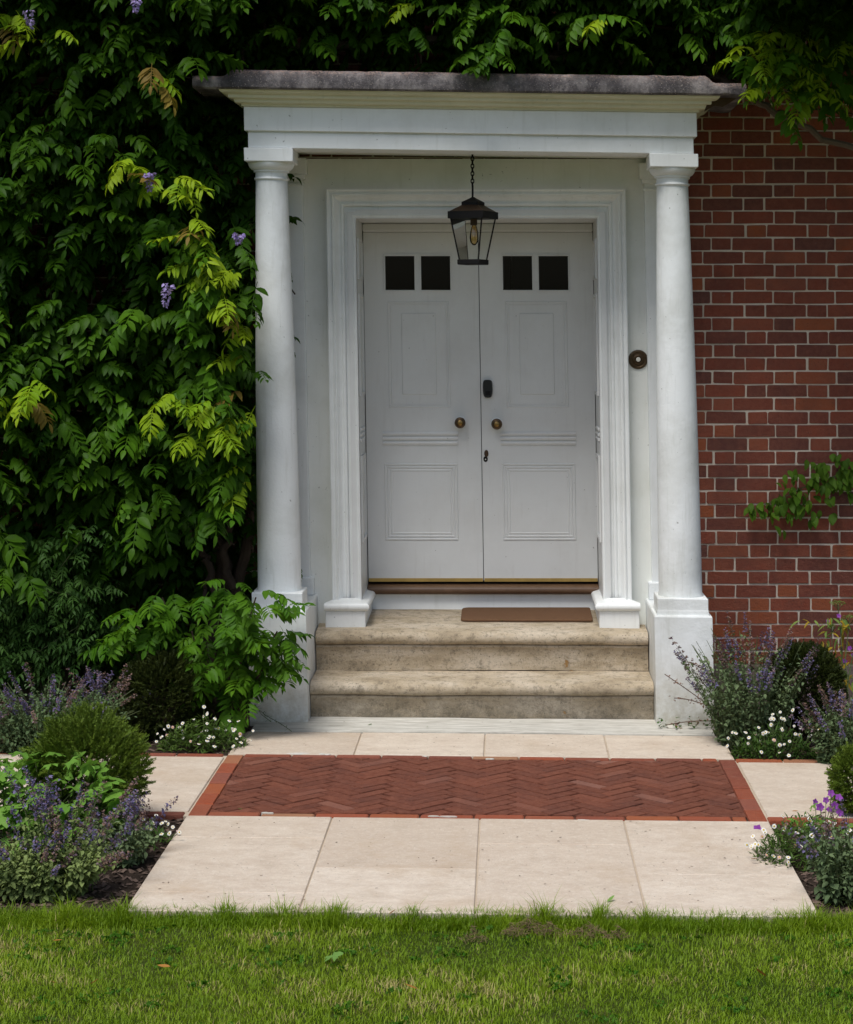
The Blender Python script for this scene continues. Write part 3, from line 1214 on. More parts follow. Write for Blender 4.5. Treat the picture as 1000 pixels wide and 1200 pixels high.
for sx, xa in ((-1, DX0), (1, DX1)):
    # reveal lining with raised panels
    mb = MB()
    a, b = sorted((xa, xa + sx * 0.045))
    mb.box(a, b, -0.071, 0.455, 0.44, 2.66)
    rv = mb.build('reveal', M['door_paint'], sur, warp_door)
    for z0, z1 in ((0.86, 1.33), (1.66, 2.22), (2.30, 2.52)):
        mb = MB()
        y0, y1 = 0.02, 0.33
        t, pr = 0.018, 0.009
        for (ya, yb, za, zb) in ((y0, y1, z0, z0 + t), (y0, y1, z1 - t, z1), (y0, y0 + t, z0 + t, z1 - t), (y1 - t, y1, z0 + t, z1 - t)):
            p, q = sorted((xa - sx * pr, xa + sx * 0.005))
            mb.box(p, q, ya, yb, za, zb)
        mb.build('reveal_panel', M['door_paint'], rv, warp_door)
    mb = MB()
    for k in range(3):
        p, q = sorted((xa - sx * 0.008, xa + sx * 0.004))
        mb.cbox(p, q, 0.03, 0.32, 1.41 + k * 0.028, 1.428 + k * 0.028, 0.004)
    mb.build('reeding', M['door_paint'], rv, warp_door)
    # plinth block with torus, returned into the reveal
    mb = MB()
    xo, xi = xa + sx * 0.192, xa - sx * 0.024
    a, b = sorted((xo, xi))
    mb.cbox(a, b, -0.140, 0.40, 0.405, 0.508, 0.004)
    cs = []
    for t in range(0, 11):
        an = R(-90 + t * 18)
        cs.append((0.022 * math.cos(an), 0.530 + 0.022 * math.sin(an)))
    cs = [(-0.03, 0.508)] + cs + [(-0.045, 0.566), (-0.06, 0.57)]
    Vv, Fs = [], []
    for o, z in cs:
        Vv += [(xo + sx * min(o, 0.004), -0.140 - o, z), (xi - sx * o, -0.140 - o, z), (xi - sx * o, 0.40, z)]
    for i in range(len(cs) - 1):
        for k in range(2):
            Fs.append((i * 3 + k, i * 3 + k + 1, (i + 1) * 3 + k + 1, (i + 1) * 3 + k))
    mb.add(Vv, Fs)
    mb.build('plinth_block', M['paint'], sur, warp_door, True)

mb = MB()
mb.box(DX0, DX1, -0.070, 0.455, DZ - 0.002, DZ + 0.045)
mb.build('head_lining', M['door_paint'], sur, warp_door)
mb = MB()
mb.cbox(DX0 + 0.002, DX1 - 0.002, 0.395, 0.45, 2.576, DZ - 0.004, 0.006)
mb.build('head_rail', M['door_paint'], sur, warp_door)
mb = MB()
mb.box(DX0 + 0.024, DX1 - 0.024, 0.402, 0.45, 0.425, 0.528)
mb.build('riser', M['paint'], sur, warp_door)
mb = MB()
pr = [(0.45, 0.529), (0.45, 0.583), (0.40, 0.580)]
for t in range(0, 7):
    an = R(90 + t * 30)
    pr.append((0.385 + 0.024 * math.cos(an), 0.553 + 0.024 * math.sin(an)))
mb.extrude_x(pr, DX0 + 0.002, DX1 - 0.002, 10)
mb.build('threshold', M['wood_sill'], sur, warp_door, True)


# ------------------------------------------------------------------ the two door leaves
def DXZ(px, py):
    s = s_at(0.42)
    z = H - (py - CY) / s
    return (px - CX) / s + LEAN_D * (z - 1.6), z


def door_leaf(x0, x1, panes, sgn, label):
    d = thing('front_door', (x0 if sgn < 0 else x1, 0.44, 0.6), label, 'door', 'double front doors')
    zt, zb = 2.5735, 0.603
    y0, y1 = 0.42, 0.462
    pz0, pz1 = DXZ(0, 340.3)[1], DXZ(0, 299.6)[1]
    cuts = []
    for a, b in panes:
        cuts += [DXZ(a, 320)[0], DXZ(b, 320)[0]]
    mb = MB()
    mb.box(x0, x1, y0, y1, zb, pz0)
    mb.box(x0, x1, y0, y1, pz1, zt)
    for a, b in ((x0, cuts[0]), (cuts[1], cuts[2]), (cuts[3], x1)):
        mb.box(a, b, y0, y1, pz0, pz1)
    mb.build('leaf', M['door_paint'], d, warp_door)
    for i in (0, 1):
        a, b = cuts[2 * i], cuts[2 * i + 1]
        mb = MB()
        mb.box(a + 0.0005, b - 0.0005, y0 + 0.022, y0 + 0.027, pz0 + 0.0005, pz1 - 0.0005)
        pn = mb.build('pane', M['pane'], d, warp_door)
        mb = MB()
        t = 0.007
        for (xa, xb, za, zc) in ((a - t, b + t, pz0 - t, pz0 + 0.002), (a - t, b + t, pz1 - 0.002, pz1 + t), (a - t, a + 0.002, pz0 + 0.002, pz1 - 0.002), (b - 0.002, b + t, pz0 + 0.002, pz1 - 0.002)):
            mb.cbox(xa, xb, y0 - 0.007, y0 + 0.012, za, zc, 0.002)
        mb.build('glazing_bead', M['door_paint'], pn, warp_door)
    cx = 0.5 * (cuts[0] + cuts[3])

    def ring(mb, hx, za, zc, t, pr, b=0.003):
        xa, xb = cx - hx, cx + hx
        for (p, q, r_, s_) in ((xa, xb, za, za + t), (xa, xb, zc - t, zc), (xa, xa + t, za + t, zc - t), (xb - t, xb, za + t, zc - t)):
            mb.cbox(p, q, y0 - pr, y0 + 0.004, r_, s_, min(b, t * 0.4))

    # upper panel: an outer bead and a raised field
    mb = MB()
    zA, zB = DXZ(0, 478)[1], DXZ(0, 353)[1]
    ring(mb, 0.175, zA, zB, 0.012, 0.0035, 0.003)
    ring(mb, 0.159, zA + 0.016, zB - 0.016, 0.006, 0.0025, 0.002)
    z0, z1, hx = DXZ(0, 462.5)[1], DXZ(0, 367)[1], 0.098
    V = [(cx - hx, y0, z0), (cx + hx, y0, z0), (cx + hx, y0, z1), (cx - hx, y0, z1)]
    mb.cbox(cx - hx, cx + hx, y0 - 0.005, y0 + 0.004, z0, z1, 0.004)
    mb.build('upper_panel', M['door_paint'], d, warp_door)
    # reeded lock rail
    mb = MB()
    for k in range(3):
        z0 = DXZ(0, 521.5)[1] + k * 0.0265
        pr = [(y0 + 0.002, z0 + 0.023), (y0 - 0.006, z0 + 0.020), (y0 - 0.011, z0 + 0.0115), (y0 - 0.008, z0 + 0.002), (y0 + 0.002, z0)]
        mb.extrude_x(pr, cx - 0.213, cx + 0.213)
    mb.build('reeding', M['door_paint'], d, warp_door)
    # lower panel: reeds above and below, beads at the sides
    mb = MB()
    za, zc = DXZ(0, 633)[1], DXZ(0, 543)[1]
    for k in range(3):
        t = 0.017 * k
        ring(mb, 0.207 - t, za + t, zc - t, 0.011, 0.005 - 0.001 * k, 0.003)
    mb.build('lower_panel', M['door_paint'], d, warp_door)
    mb = MB()
    mb.box(x0 + 0.002, x1 - 0.002, y0 - 0.004, y0 + 0.004, zb - 0.006, zb + 0.013)
    mb.build('brass_strip', M['brass_strip'], d, warp_door)
    return d


def knob(d, px, py):
    x, z = DXZ(px, py)
    mb = MB()
    pr = [(0.036, 0.0), (0.036, 0.006), (0.030, 0.010)]
    mb2 = MB()

    def turned(prof, mbx, n=28):
        V, Fs = [], []
        for r, y in prof:
            for i in range(n):
                a = 2 * math.pi * i / n
                V.append((x + r * math.cos(a), 0.42 - y, z + r * math.sin(a)))
        for k in range(len(prof) - 1):
            for i in range(n):
                j = (i + 1) % n
                Fs.append((k * n + i, k * n + j, (k + 1) * n + j, (k + 1) * n + i))
        Fs.append(tuple((len(prof) - 1) * n + i for i in range(n)))
        mbx.add(V, Fs)
    turned([(0.034, -0.002), (0.034, 0.004), (0.026, 0.008), (0.012, 0.012), (0.012, 0.03)], mb)
    kb = mb.build('knob_plate', M['paint'], d, warp_door, True)
    turned([(0.013, 0.028), (0.024, 0.034), (0.031, 0.044), (0.0315, 0.052), (0.027, 0.060), (0.018, 0.064), (0.016, 0.0615), (0.004, 0.063)], mb2)
    mb2.build('knob', M['bronze'], d, warp_door, True)
    mb3 = MB()
    turned([(0.015, 0.0605), (0.015, 0.064), (0.010, 0.0665), (0.002, 0.0675)], mb3)
    mb3.build('knob_boss', M['brass'], d, warp_door, True)


dl = door_leaf(-0.788, -0.1385, [(451.3, 486.3), (493.3, 528.2)], -1, 'white panelled front door leaf carrying only one round brass knob, no keypad')
dr = door_leaf(-0.1345, 0.510, [(589.2, 624.2), (631.2, 666.4)], 1, 'white panelled front door leaf with black keypad lock above its round knob')
mb = MB()
x_, z_ = DXZ(599.8, 320)
mb.box(x_ - .004, x_ + .004, .452, .46, DXZ(0, 340)[1], DXZ(0, 300)[1])  # pale strip standing in for a light line seen in the pane
mb.build('pane_light_line', M['door_paint'], dr, warp_door)
knob(dl, 539.6, 495)
knob(dr, 582.4, 496.5)
# meeting bead
# keypad lock, keyhole cover
x0, z0 = DXZ(566.2, 466)
x1, z1 = DXZ(577.3, 445)
mb = MB()
w, cx = (x1 - x0) / 2, (x0 + x1) / 2
secs = []
for (yy, k) in ((0.421, 1), (0.405, 1), (0.398, 0.86)):
    loop = []
    for i in range(24):
        a = 2 * math.pi * i / 24
        sx, sz = math.cos(a), math.sin(a)
        lx = math.copysign(abs(sx) ** 0.45, sx) * w * k
        lz = math.copysign(abs(sz) ** (0.55 if sz > 0 else 0.9), sz) * (z1 - z0) / 2 * (0.94 + 0.06 * k)
        loop.append((cx + lx, yy, (z0 + z1) / 2 + lz))
    secs.append(loop)
mb.strip(secs)
lock = mb.build('keypad_lock', M['black_plastic'], dr, warp_door, True)
mb = MB()
mb.cbox(cx - 0.014, cx + 0.014, 0.396, 0.400, (z0 + z1) / 2 - 0.036, (z0 + z1) / 2 - 0.012, 0.001)
mb.build('lock_cover', M['iron'], lock, warp_door)
x, z = DXZ(569.2, 538)


def disc(mb, x, z, rx, rz, y0, y1, n=20, rot=0):
    a0 = []
    for (yy, k) in ((y0, 1), (y1 + 0.002, 1), (y1, 0.8)):
        a0.append([(x + rx * k * math.cos(2 * math.pi * i / n), yy, z + rz * k * math.sin(2 * math.pi * i / n)) for i in range(n)])
    mb.strip(a0)


mb = MB()
disc(mb, x, z, 0.0125, 0.016, 0.421, 0.415)
esc = mb.build('keyhole', M['iron'], dr, warp_door)
mb = MB()
disc(mb, x + 0.005, z + 0.032, 0.012, 0.020, 0.421, 0.411)
mb.build('keyhole_cover', M['copper_roof'], esc, warp_door)
mb = MB()
disc(mb, x, z - 0.001, 0.004, 0.004, 0.416, 0.4135, 12)
mb.build('key_pin', M['porcelain'], esc, warp_door)

# ------------------------------------------------------------------ doorbell
b = P(748, 421.3, -0.03)
bell = thing('doorbell', (b.x, -0.03, b.z), 'round bronze doorbell with small white push button on the white wall beside the door', 'doorbell')


def turned_y(mb, cx, cy, cz, prof, n=32):
    V, Fs = [], []
    for r, y in prof:
        for i in range(n):
            a = 2 * math.pi * i / n
            V.append((cx + r * math.cos(a), cy - y, cz + r * math.sin(a)))
    for k in range(len(prof) - 1):
        for i in range(n):
            j = (i + 1) % n
            Fs.append((k * n + i, k * n + j, (k + 1) * n + j, (k + 1) * n + i))
    Fs.append(tuple((len(prof) - 1) * n + i for i in range(n)))
    mb.add(V, Fs)


mb = MB()
turned_y(mb, b.x, -0.026, b.z, [(0.053, 0), (0.053, 0.006), (0.049, 0.012), (0.042, 0.013), (0.038, 0.010), (0.033, 0.010), (0.029, 0.016), (0.022, 0.018), (0.018, 0.012), (0.014, 0.010)])
mb.build('back_plate', M['bronze'], bell, None, True)
mb = MB()
turned_y(mb, b.x, -0.026, b.z, [(0.0125, 0.006), (0.0125, 0.016), (0.009, 0.019), (0.003, 0.0195)])
mb.build('push_button', M['porcelain'], bell, None, True)

# ------------------------------------------------------------------ lantern hanging in the porch
YL = -0.36
sl = s_at(YL)
top = P(553.8, 183, YL)
lan = thing('lantern', (P(554.5, 310, YL).x, YL, P(0, 310, YL).z), 'black metal hanging lantern with tapering glass sides and amber bulb under the porch ceiling', 'lantern')
cx = P(554.5, 0, YL).x
ZZ = lambda py: P(0, py, YL).z
rot = R(-23)


def sq(h, z, dx=0.0):
    return [(cx + dx + h * math.sqrt(2) * math.cos(rot + R(45 + 90 * k)), YL + h * math.sqrt(2) * math.sin(rot + R(45 + 90 * k)), z) for k in range(4)]


mb = MB()
zc = ZZ(231)
ceil_z = 2.962
n_l = 9
zz0 = zc + 0.055
for k in range(n_l):
    za = zz0 + (ceil_z - 0.01 - zz0) * (k + 0.5) / n_l
    hl = (ceil_z - 0.01 - zz0) / n_l * 0.66
    pts = []
    for i in range(12):
        a = 2 * math.pi * i / 12
        u, w = 0.0075 * math.cos(a), hl * math.sin(a)
        pts.append((cx - 0.003 + (u if k % 2 else u * 0.25), YL + (u * 0.25 if k % 2 else u), za + w))
    mb.tube(pts, 0.0032, 6, True)
mb.build('chain', M['iron'], lan, None, True)
mb = MB()
mb.lathe(cx - 0.003, YL, [(0.032, ceil_z), (0.032, ceil_z - 0.006), (0.012, ceil_z - 0.016), (0.004, ceil_z - 0.018)], 20)
mb.build('ceiling_rose', M['iron'], lan, None, True)
mb = MB()
mb.tube([(cx - 0.002, YL, zc - 0.005), (cx - 0.002, YL, zc + 0.062)], 0.0055, 8)
mb.strip([sq(0.046, ZZ(241)), sq(0.046, ZZ(237)), sq(0.014, ZZ(232.5)), sq(0.006, ZZ(231))])
mb.build('finial', M['iron'], lan)
mb = MB()
mb.strip([sq(0.097, ZZ(248.4)), sq(0.045, ZZ(240.5)), sq(0.040, ZZ(240.3))])
mb.build('lantern_roof', M['copper_roof'], lan)
mb = MB()
mb.strip([sq(0.101, ZZ(256.5)), sq(0.101, ZZ(248.2)), sq(0.094, ZZ(248.0))])
mb.build('top_rim', M['iron'], lan)
mb = MB()
mb.strip([sq(0.0605, ZZ(310.3)), sq(0.0625, ZZ(309)), sq(0.0625, ZZ(304.5)), sq(0.057, ZZ(304.2))])
mb.build('bottom_rim', M['iron'], lan)
tA, tB = sq(0.089, ZZ(256)), sq(0.054, ZZ(305))
for k in range(4):
    mb = MB()
    mb.tube([tA[k], tB[k]], 0.0042, 6)
    mb.build('corner_bar', M['iron'], lan)
gA, gB = sq(0.086, ZZ(256)), sq(0.052, ZZ(305))
for k in range(4):
    q = (k + 1) % 4
    mb = MB()
    a, b_, c, d_ = [Vector(v) for v in (gA[k], gA[q], gB[q], gB[k])]
    mb.add([a, b_, c, d_], [(0, 1, 2, 3)])
    mb.build('glass_side', M['glass'], lan)
mb = MB()
mb.lathe(cx + 0.004, YL, [(0.018, ZZ(264)), (0.018, ZZ(257)), (0.012, ZZ(256))], 16)
mb.build('bulb_holder', M['copper_roof'], lan)
mb = MB()
mb.lathe(cx + 0.006, YL, [(0.011, ZZ(264)), (0.016, ZZ(267)), (0.022, ZZ(273)), (0.024, ZZ(279)), (0.020, ZZ(284)), (0.010, ZZ(287)), (0.002, ZZ(287.6))], 20)
bulb = mb.build('bulb', M['amber'], lan, None, True)
mb = MB()
for k in range(4):
    a = R(90 * k)
    mb.tube([(cx + 0.006 + 0.006 * math.cos(a), YL + 0.006 * math.sin(a), ZZ(266)), (cx + 0.006 + 0.008 * math.cos(a), YL + 0.008 * math.sin(a), ZZ(283))], 0.0012, 5)
mb.build('filament', M['brass'], bulb)

# ------------------------------------------------------------------ doormat
mat_t = thing('doormat', (0.15, 0.2, 0.435), 'thin brown coir doormat lying on the top step against the right of the doorway', 'doormat')
mb = MB()
ya, yb = 0.015, 0.385
z_at = lambda y: 0.4245 + (y + 0.02) * (0.442 - 0.4235) / 0.45
Vt, r = [], 0.04
x0, x1 = -0.222 - 0.02, 0.480
loop = []
for (cx_, cy_, a0) in ((x1 - 0.015, ya + 0.015, -90), (x1 - 0.015, yb - 0.015, 0), (x0 + r, yb - r, 90), (x0 + r, ya + r, 180)):
    rr = 0.015 if cx_ > 0 else r
    for k in range(5):
        a = R(a0 + 22.5 * k)
        loop.append((cx_ + rr * math.cos(a), cy_ + rr * math.sin(a)))
lift = 0.0025
mb.strip([[(x, y, z_at(y) + lift) for x, y in loop], [(x, y, z_at(y) + lift + 0.009) for x, y in loop],
          [(x * 0.99 + 0.001, (y - 0.2) * 0.97 + 0.2, z_at(y) + lift + 0.013) for x, y in loop]])
mb.build('mat_pile', M['coir'], mat_t)


# ------------------------------------------------------------------ plants: templates
def leaflet(L, W, fold=0.25, droop=0.3, seed=0):
    """pointed oval leaflet along +x, folded on its midrib, tip drooping"""
    r = random.Random(seed)
    xs = [0.0, 0.22, 0.5, 0.78, 1.0]
    ws = [0.0, 0.40, 0.5, 0.30, 0.0]
    V = [(0, 0, 0)]
    for x, w in zip(xs[1:4], ws[1:4]):
        z = -droop * x * x * L
        lift = fold * w * W
        V += [(x * L, -w * W, z + lift), (x * L, 0, z), (x * L, w * W, z + lift)]
    V.append((L, 0, -droop * L))
    T = [(0, 1, 2), (0, 2, 3), (1, 4, 5), (1, 5, 2), (2, 5, 6), (2, 6, 3), (4, 7, 8), (4, 8, 5), (5, 8, 9), (5, 9, 6), (7, 10, 8), (8, 10, 9)]
    return np.array(V, dtype=np.float32), np.array(T, dtype=np.int32)


def compound(L, pairs, ll, lw, droop, seed, hang=0.5):
    r = random.Random(seed)
    V, T, n = [], [], 0

    def pos(t):
        return Vector((L * (t - 0.12 * droop * t * t), 0, -droop * L * t * t * 0.55))
    # rachis ribbon
    m = 6
    for i in range(m + 1):
        p = pos(i / m)
        V.append(np.array([(p.x, -0.0016, p.z), (p.x, 0.0016, p.z)], dtype=np.float32))
    for i in range(m):
        a = 2 * i
        T.append(np.array([(a, a + 1, a + 3), (a, a + 3, a + 2)], dtype=np.int32))
    n = 2 * (m + 1)
    for i in range(pairs + 1):
        t = 0.28 + 0.72 * i / pairs
        base = pos(t)
        size = (0.72 + 0.38 * math.sin(math.pi * min(1, 0.25 + 0.75 * t)))
        for sgn in ((-1, 1) if i < pairs else (0,)):
            tpl = leaflet(ll * size * r.uniform(.88, 1.1), lw * size * r.uniform(.85, 1.1), r.uniform(.15, .5), r.uniform(.15, .5), r.random())
            yaw = sgn * R(r.uniform(50, 72)) if sgn else R(r.uniform(-8, 8))
            pitch = R(r.uniform(4, 46)) * hang * 1.6
            mat = xf(base, yaw, pitch, R(r.uniform(-18, 18)))
            A = np.array(mat.to_3x3(), dtype=np.float32)
            V.append(tpl[0] @ A.T + np.array(base, dtype=np.float32))
            T.append(tpl[1] + n)
            n += len(tpl[0])
    return np.concatenate(V), np.concatenate(T)


WL = [compound(rng.uniform(.19, .26), rng.choice((4, 5, 5, 6)), rng.uniform(.066, .088), rng.uniform(.031, .042), rng.uniform(.3, .8), 100 + i) for i in range(10)]


def leaf_meshes(tpls, mat, name='leaf'):
    return [tri_mesh(name, v, t, mat, None, np.full(len(v), 0.5)) for v, t in tpls]


WL_DARK = leaf_meshes(WL, M['wist'])
WY = [compound(rng.uniform(.17, .24), rng.choice((5, 5, 6)), rng.uniform(.055, .085), rng.uniform(.020, .033), rng.uniform(.2, .6), 150 + i, .4) for i in range(9)]
WL_YOUNG = leaf_meshes(WY, M['wist_young'])
WL_BRONZE = leaf_meshes(WY[:4], M['wist_bronze'])
WB = [compound(rng.uniform(.20, .27), rng.choice((4, 5)), rng.uniform(.095, .115), rng.uniform(.040, .050), rng.uniform(.1, .35), 200 + i, .28) for i in range(8)]
WL_SUN = leaf_meshes(WL, M['wist_bush'])  # brighter copy of the dark leaves, standing in for sunlit ones
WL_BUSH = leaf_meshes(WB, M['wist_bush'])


def raceme(L, w, seed):
    r = random.Random(seed)
    c = Cloud()
    tp = leaflet(0.020, 0.017, 0.6, 0.4)
    for i in range(70):
        t = r.random()
        a = r.uniform(0, 6.3)
        rad = w * (1 - 0.75 * t) * r.uniform(.5, 1)
        c.put(tp, xf((rad * math.cos(a), rad * math.sin(a), -L * t), a, R(r.uniform(-30, 50)), r.uniform(-1, 1), r.uniform(.7, 1.15) * (1 - 0.4 * t)), r.random())
    return c


# a leaf's direction: towards the viewer's side of the wall, drooping
def wleaf_rot(spread=75):
    return (R(rng.uniform(-25, 25)), R(rng.uniform(-8, 42)), R(-90 + rng.uniform(-spread, spread)))


def branch_pts(a, b, bend=0.1, n=8, seed=0):
    a, b = Vector(a), Vector(b)
    out = []
    for i in range(n + 1):
        t = i / n
        p = a.lerp(b, t)
        d = noise.noise_vector(Vector((seed * 3.7 + t * 3, seed, t))) * bend * math.sin(math.pi * t)
        out.append(p + d)
    return out


def taper(r0, r1, n=8):
    return [r0 + (r1 - r0) * i / n for i in range(n + 1)]


# ---- big wisteria left of the porch
wis = thing('wisteria', (P(262, 0, -0.35).x, -0.35, 0), 'big dense wisteria with dark leaves climbing the wall left of the porch column', 'wisteria')
mb = MB()
for (pts, r0, r1) in (
        ([(238, 860), (240, 790), (262, 700), (258, 640)], .055, .042), ([(262, 862), (268, 760), (280, 680), (292, 600), (296, 520)], .035, .026),
        ([(255, 700), (245, 660), (232, 640), (200, 590)], .022, .016), ([(275, 690), (262, 650), (270, 610)], .022, .018), ([(240, 700), (248, 672), (241, 650)], .012, .010)):
    P3 = [P(a, b_, -0.42 + 0.05 * i * (1 if r0 > .03 else .5)) for i, (a, b_) in enumerate(pts)]
    Q = []
    for i in range(len(P3) - 1):
        Q += branch_pts(P3[i], P3[i + 1], 0.05, 5, i + r0 * 100)[:-1]
    Q.append(P3[-1])
    mb.tube(Q, [r0 + (r1 - r0) * i / (len(Q) - 1) * (1 + 0.12 * math.sin(i * 2.1)) for i in range(len(Q))], 9)
mb.build('trunk', M['bark'], wis, None, True)
for (a, b_, r0) in (((292, 600, -.3), (235, 300, -.25), .026), ((235, 300, -.25), (255, 60, -.2), .02), ((262, 640, -.3), (60, 380, -.25), .024), ((258, 420, -.25), (90, 150, -.2), .02), ((285, 85, -.35), (318, -10, -.35), .011)):
    mb = MB()
    mb.tube(branch_pts(P(*a), P(*b_), .12, 10, a[0]), taper(r0, r0 * .6, 10), 8)
    mb.build('branch', M['bark'], wis, None, True)

# leafy shoots: clumps in front, the youngest ones yellow green
clumps = []
for _ in range(900):
    px, py = rng.uniform(-40, 312), rng.uniform(-60, 668)
    if py < 90 and px > 250:
        continue
    lim = 185 if 60 < py < 160 else (225 if 160 <= py < 260 else 272)
    if px > lim:
        continue
    if py > 590 and px > 215:
        continue
    if py > 640 and px > 130:
        continue
    if 560 < py and px < 130 and rng.random() < .7:
        continue
    if all((px - a) ** 2 + ((py - b_) * 1.3) ** 2 > 31 ** 2 for a, b_ in clumps):
        clumps.append((px, py))
gaps = [(20, 100, 42), (135, 315, 40), (270, 230, 38), (275, 60, 46), (40, 560, 35), (245, 140, 40), (60, 250, 26), (150, 640, 26), (20, 330, 22)]
young = [(150, 195, 30), (210, 215, 30), (238, 283, 32), (254, 318, 34), (262, 345, 26), (30, 445, 26), (190, 470, 22), (240, 500, 22), (20, 20, 30), (180, 85, 14), (255, 470, 20), (276, 500, 16)]
items = []
for (cx_, cy_) in clumps:
    if any((cx_ - a) ** 2 + (cy_ - b_) ** 2 < r_ ** 2 for a, b_, r_ in gaps):
        continue
    Yc = rng.uniform(-0.78, -0.46)
    if cx_ > 235:
        Yc = rng.uniform(-0.88, -0.74)
    for _ in range(rng.randint(5, 7)):
        px, py = cx_ + rng.gauss(0, 15), cy_ + rng.gauss(0, 11)
        p = P(px, py, Yc + rng.uniform(-.10, .10))
        items.append((p, px, py, cx_, cy_))
for a, b_, r_ in young:                      # fresh shoots stand proud of the old leaves
    for _ in range(int(r_ / 4.4)):
        px, py = a + rng.gauss(0, r_ * .5), b_ + rng.gauss(0, r_ * .4)
        items.append((P(px, py, rng.uniform(-.98, -.86)), px, py, px, py, 1))
for (a, b_, k) in ((286, 300, 3), (292, 345, 3), (288, 375, 2), (284, 432, 2), (292, 468, 3), (290, 500, 4), (294, 540, 4), (280, 560, 3), (285, 400, 2)):
    for _ in range(k):
        items.append((P(a + rng.gauss(0, 7), b_ + rng.gauss(0, 8), rng.uniform(-.84, -.74)), 0, 0, 280, 0))
items.sort(key=lambda t: (-len(t), t[0].y))
back = Cloud()
k_obj = 0
for i, it in enumerate(items):
    p, px, py, cx_, cy_ = it[:5]
    is_y = len(it) > 5 or (any((px - a) ** 2 + (py - b_) ** 2 < r_ ** 2 for a, b_, r_ in young) and rng.random() < .3)
    rot_ = wleaf_rot(70)
    if cx_ > 245:
        rot_ = (rot_[0], rot_[1], R(-90 + rng.uniform(-60, 30)))
    sc = rng.uniform(.78, 1.12)
    if k_obj < 300 and (is_y or -30 < px and py > -40) and (is_y or rng.random() < .9):
        sunny = 130 < px < 330 and 170 < py < 590 and rng.random() < .45  # sunlit patch painted by the brighter leaf colour
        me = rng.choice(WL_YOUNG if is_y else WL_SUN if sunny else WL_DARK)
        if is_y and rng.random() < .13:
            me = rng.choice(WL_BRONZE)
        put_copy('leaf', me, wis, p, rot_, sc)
        k_obj += 1
    else:
        back.put(rng.choice(WL), xf(p, rot_[2], rot_[1], rot_[0], sc), rng.random())
# deeper layers, tinted darker for shade, and the part of the plant beyond the frame
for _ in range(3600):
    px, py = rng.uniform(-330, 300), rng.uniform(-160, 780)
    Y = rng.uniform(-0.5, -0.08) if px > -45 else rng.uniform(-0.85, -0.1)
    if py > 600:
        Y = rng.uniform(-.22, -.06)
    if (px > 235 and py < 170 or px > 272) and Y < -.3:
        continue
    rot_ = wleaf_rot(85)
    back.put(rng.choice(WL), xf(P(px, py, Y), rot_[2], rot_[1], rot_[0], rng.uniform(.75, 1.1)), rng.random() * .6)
for _ in range(420):       # leaves close to the wall beside the column, shade painted as dark tint
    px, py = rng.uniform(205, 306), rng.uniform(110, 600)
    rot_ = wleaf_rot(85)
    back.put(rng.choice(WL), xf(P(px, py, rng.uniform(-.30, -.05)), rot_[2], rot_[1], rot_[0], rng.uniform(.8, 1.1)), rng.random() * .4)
back.build('foliage', M['wist'], wis)
for j, (px, py, L, w) in enumerate(((34, 12, .10, .024), (174, 203, .09, .024), (280, 274, .05, .02), (197, 332, .12, .026), (160, 0, .06, .014))):
    me = raceme(L, w, j).mesh('flower', M['wist_flower'])
    put_copy('flower', me, wis, P(px, py, -1.12 if px > 100 else -1.0), (R(rng.uniform(-8, 8)), R(rng.uniform(-8, 8)), 0))

# ---- sprigs that have slipped through between column and pilaster
spr = thing('wisteria_sprig', (P(352, 330, -0.3).x, -0.3, P(0, 330, -0.3).z), 'few dark wisteria leaves poking through behind the left porch column', 'wisteria')
mb = MB()
mb.tube(branch_pts(P(318, 300, -.33), P(346, 345, -.33), .02, 5, 3), .004, 5)
mb.build('stem', M['bark'], spr)
for (px, py) in ((338, 308), (338, 322), (340, 338), (338, 396), (340, 520), (352, 660)):
    put_copy('leaf', rng.choice(WL_DARK), spr, P(px - 6, py, -.33), (R(rng.uniform(-20, 20)), R(rng.uniform(20, 60)), R(rng.uniform(-70, -20))), .45)

# ---- wisteria trained over the porch roof
wot = thing('wisteria', (P(640, 0, -0.2).x, -0.2, 3.4), 'wisteria trained above the porch roof with leaves hanging along the top of the photo', 'wisteria')
for (pts, r0) in (([(300, 60, -.22), (480, 45, -.2), (640, 66, -.2), (830, 82, -.2), (875, 112, -.24), (912, 136, -.26), (1010, 176, -.26), (1120, 200, -.2)], .024),
                  ([(640, 66, -.2), (760, 30, -.25), (900, 60, -.3), (1010, 50, -.2)], .013), ([(905, 133, -.26), (955, 128, -.22), (1010, 136, -.2)], .006), ([(840, 70, -.3), (880, 110, -.32), (930, 60, -.3)], .006)):
    Q = []
    for i in range(len(pts) - 1):
        Q += branch_pts(P(*pts[i]), P(*pts[i + 1]), .05, 5, i + r0 * 300)[:-1]
    Q.append(P(*pts[-1]))
    mb = MB()
    mb.tube(Q, [r0 * (1 - .3 * i / len(Q)) for i in range(len(Q))], 8)
    mb.build('branch', M['bark_grey'] if r0 == .024 else M['bark'], wot, None, True)
cl2 = []
for _ in range(900):
    px, py = rng.uniform(262, 1040), rng.uniform(-60, 66)
    low = 20 + 26 * (0.5 + 0.5 * math.sin(px * .021 + 1.2)) + 14 * math.sin(px * .057)
    if px > 880:
        low = 112 if px > 900 else 70
    if px < 340:
        low = 8
    if py > low:
        continue
    if all((px - a) ** 2 + (py - b_) ** 2 > 31 ** 2 for a, b_ in cl2):
        cl2.append((px, py))
for _ in range(14):
    cl2.append((rng.uniform(885, 985), rng.uniform(40, 112)))
ty = [(475, 8, 22), (535, 45, 18), (890, 60, 30), (930, 70, 46), (925, 115, 30), (975, 60, 24), (720, 20, 20), (610, 60, 14), (815, 40, 14), (520, 20, 16)]  # right-hand spots: brighter leaf colour painted in against the bough's shade
items = []
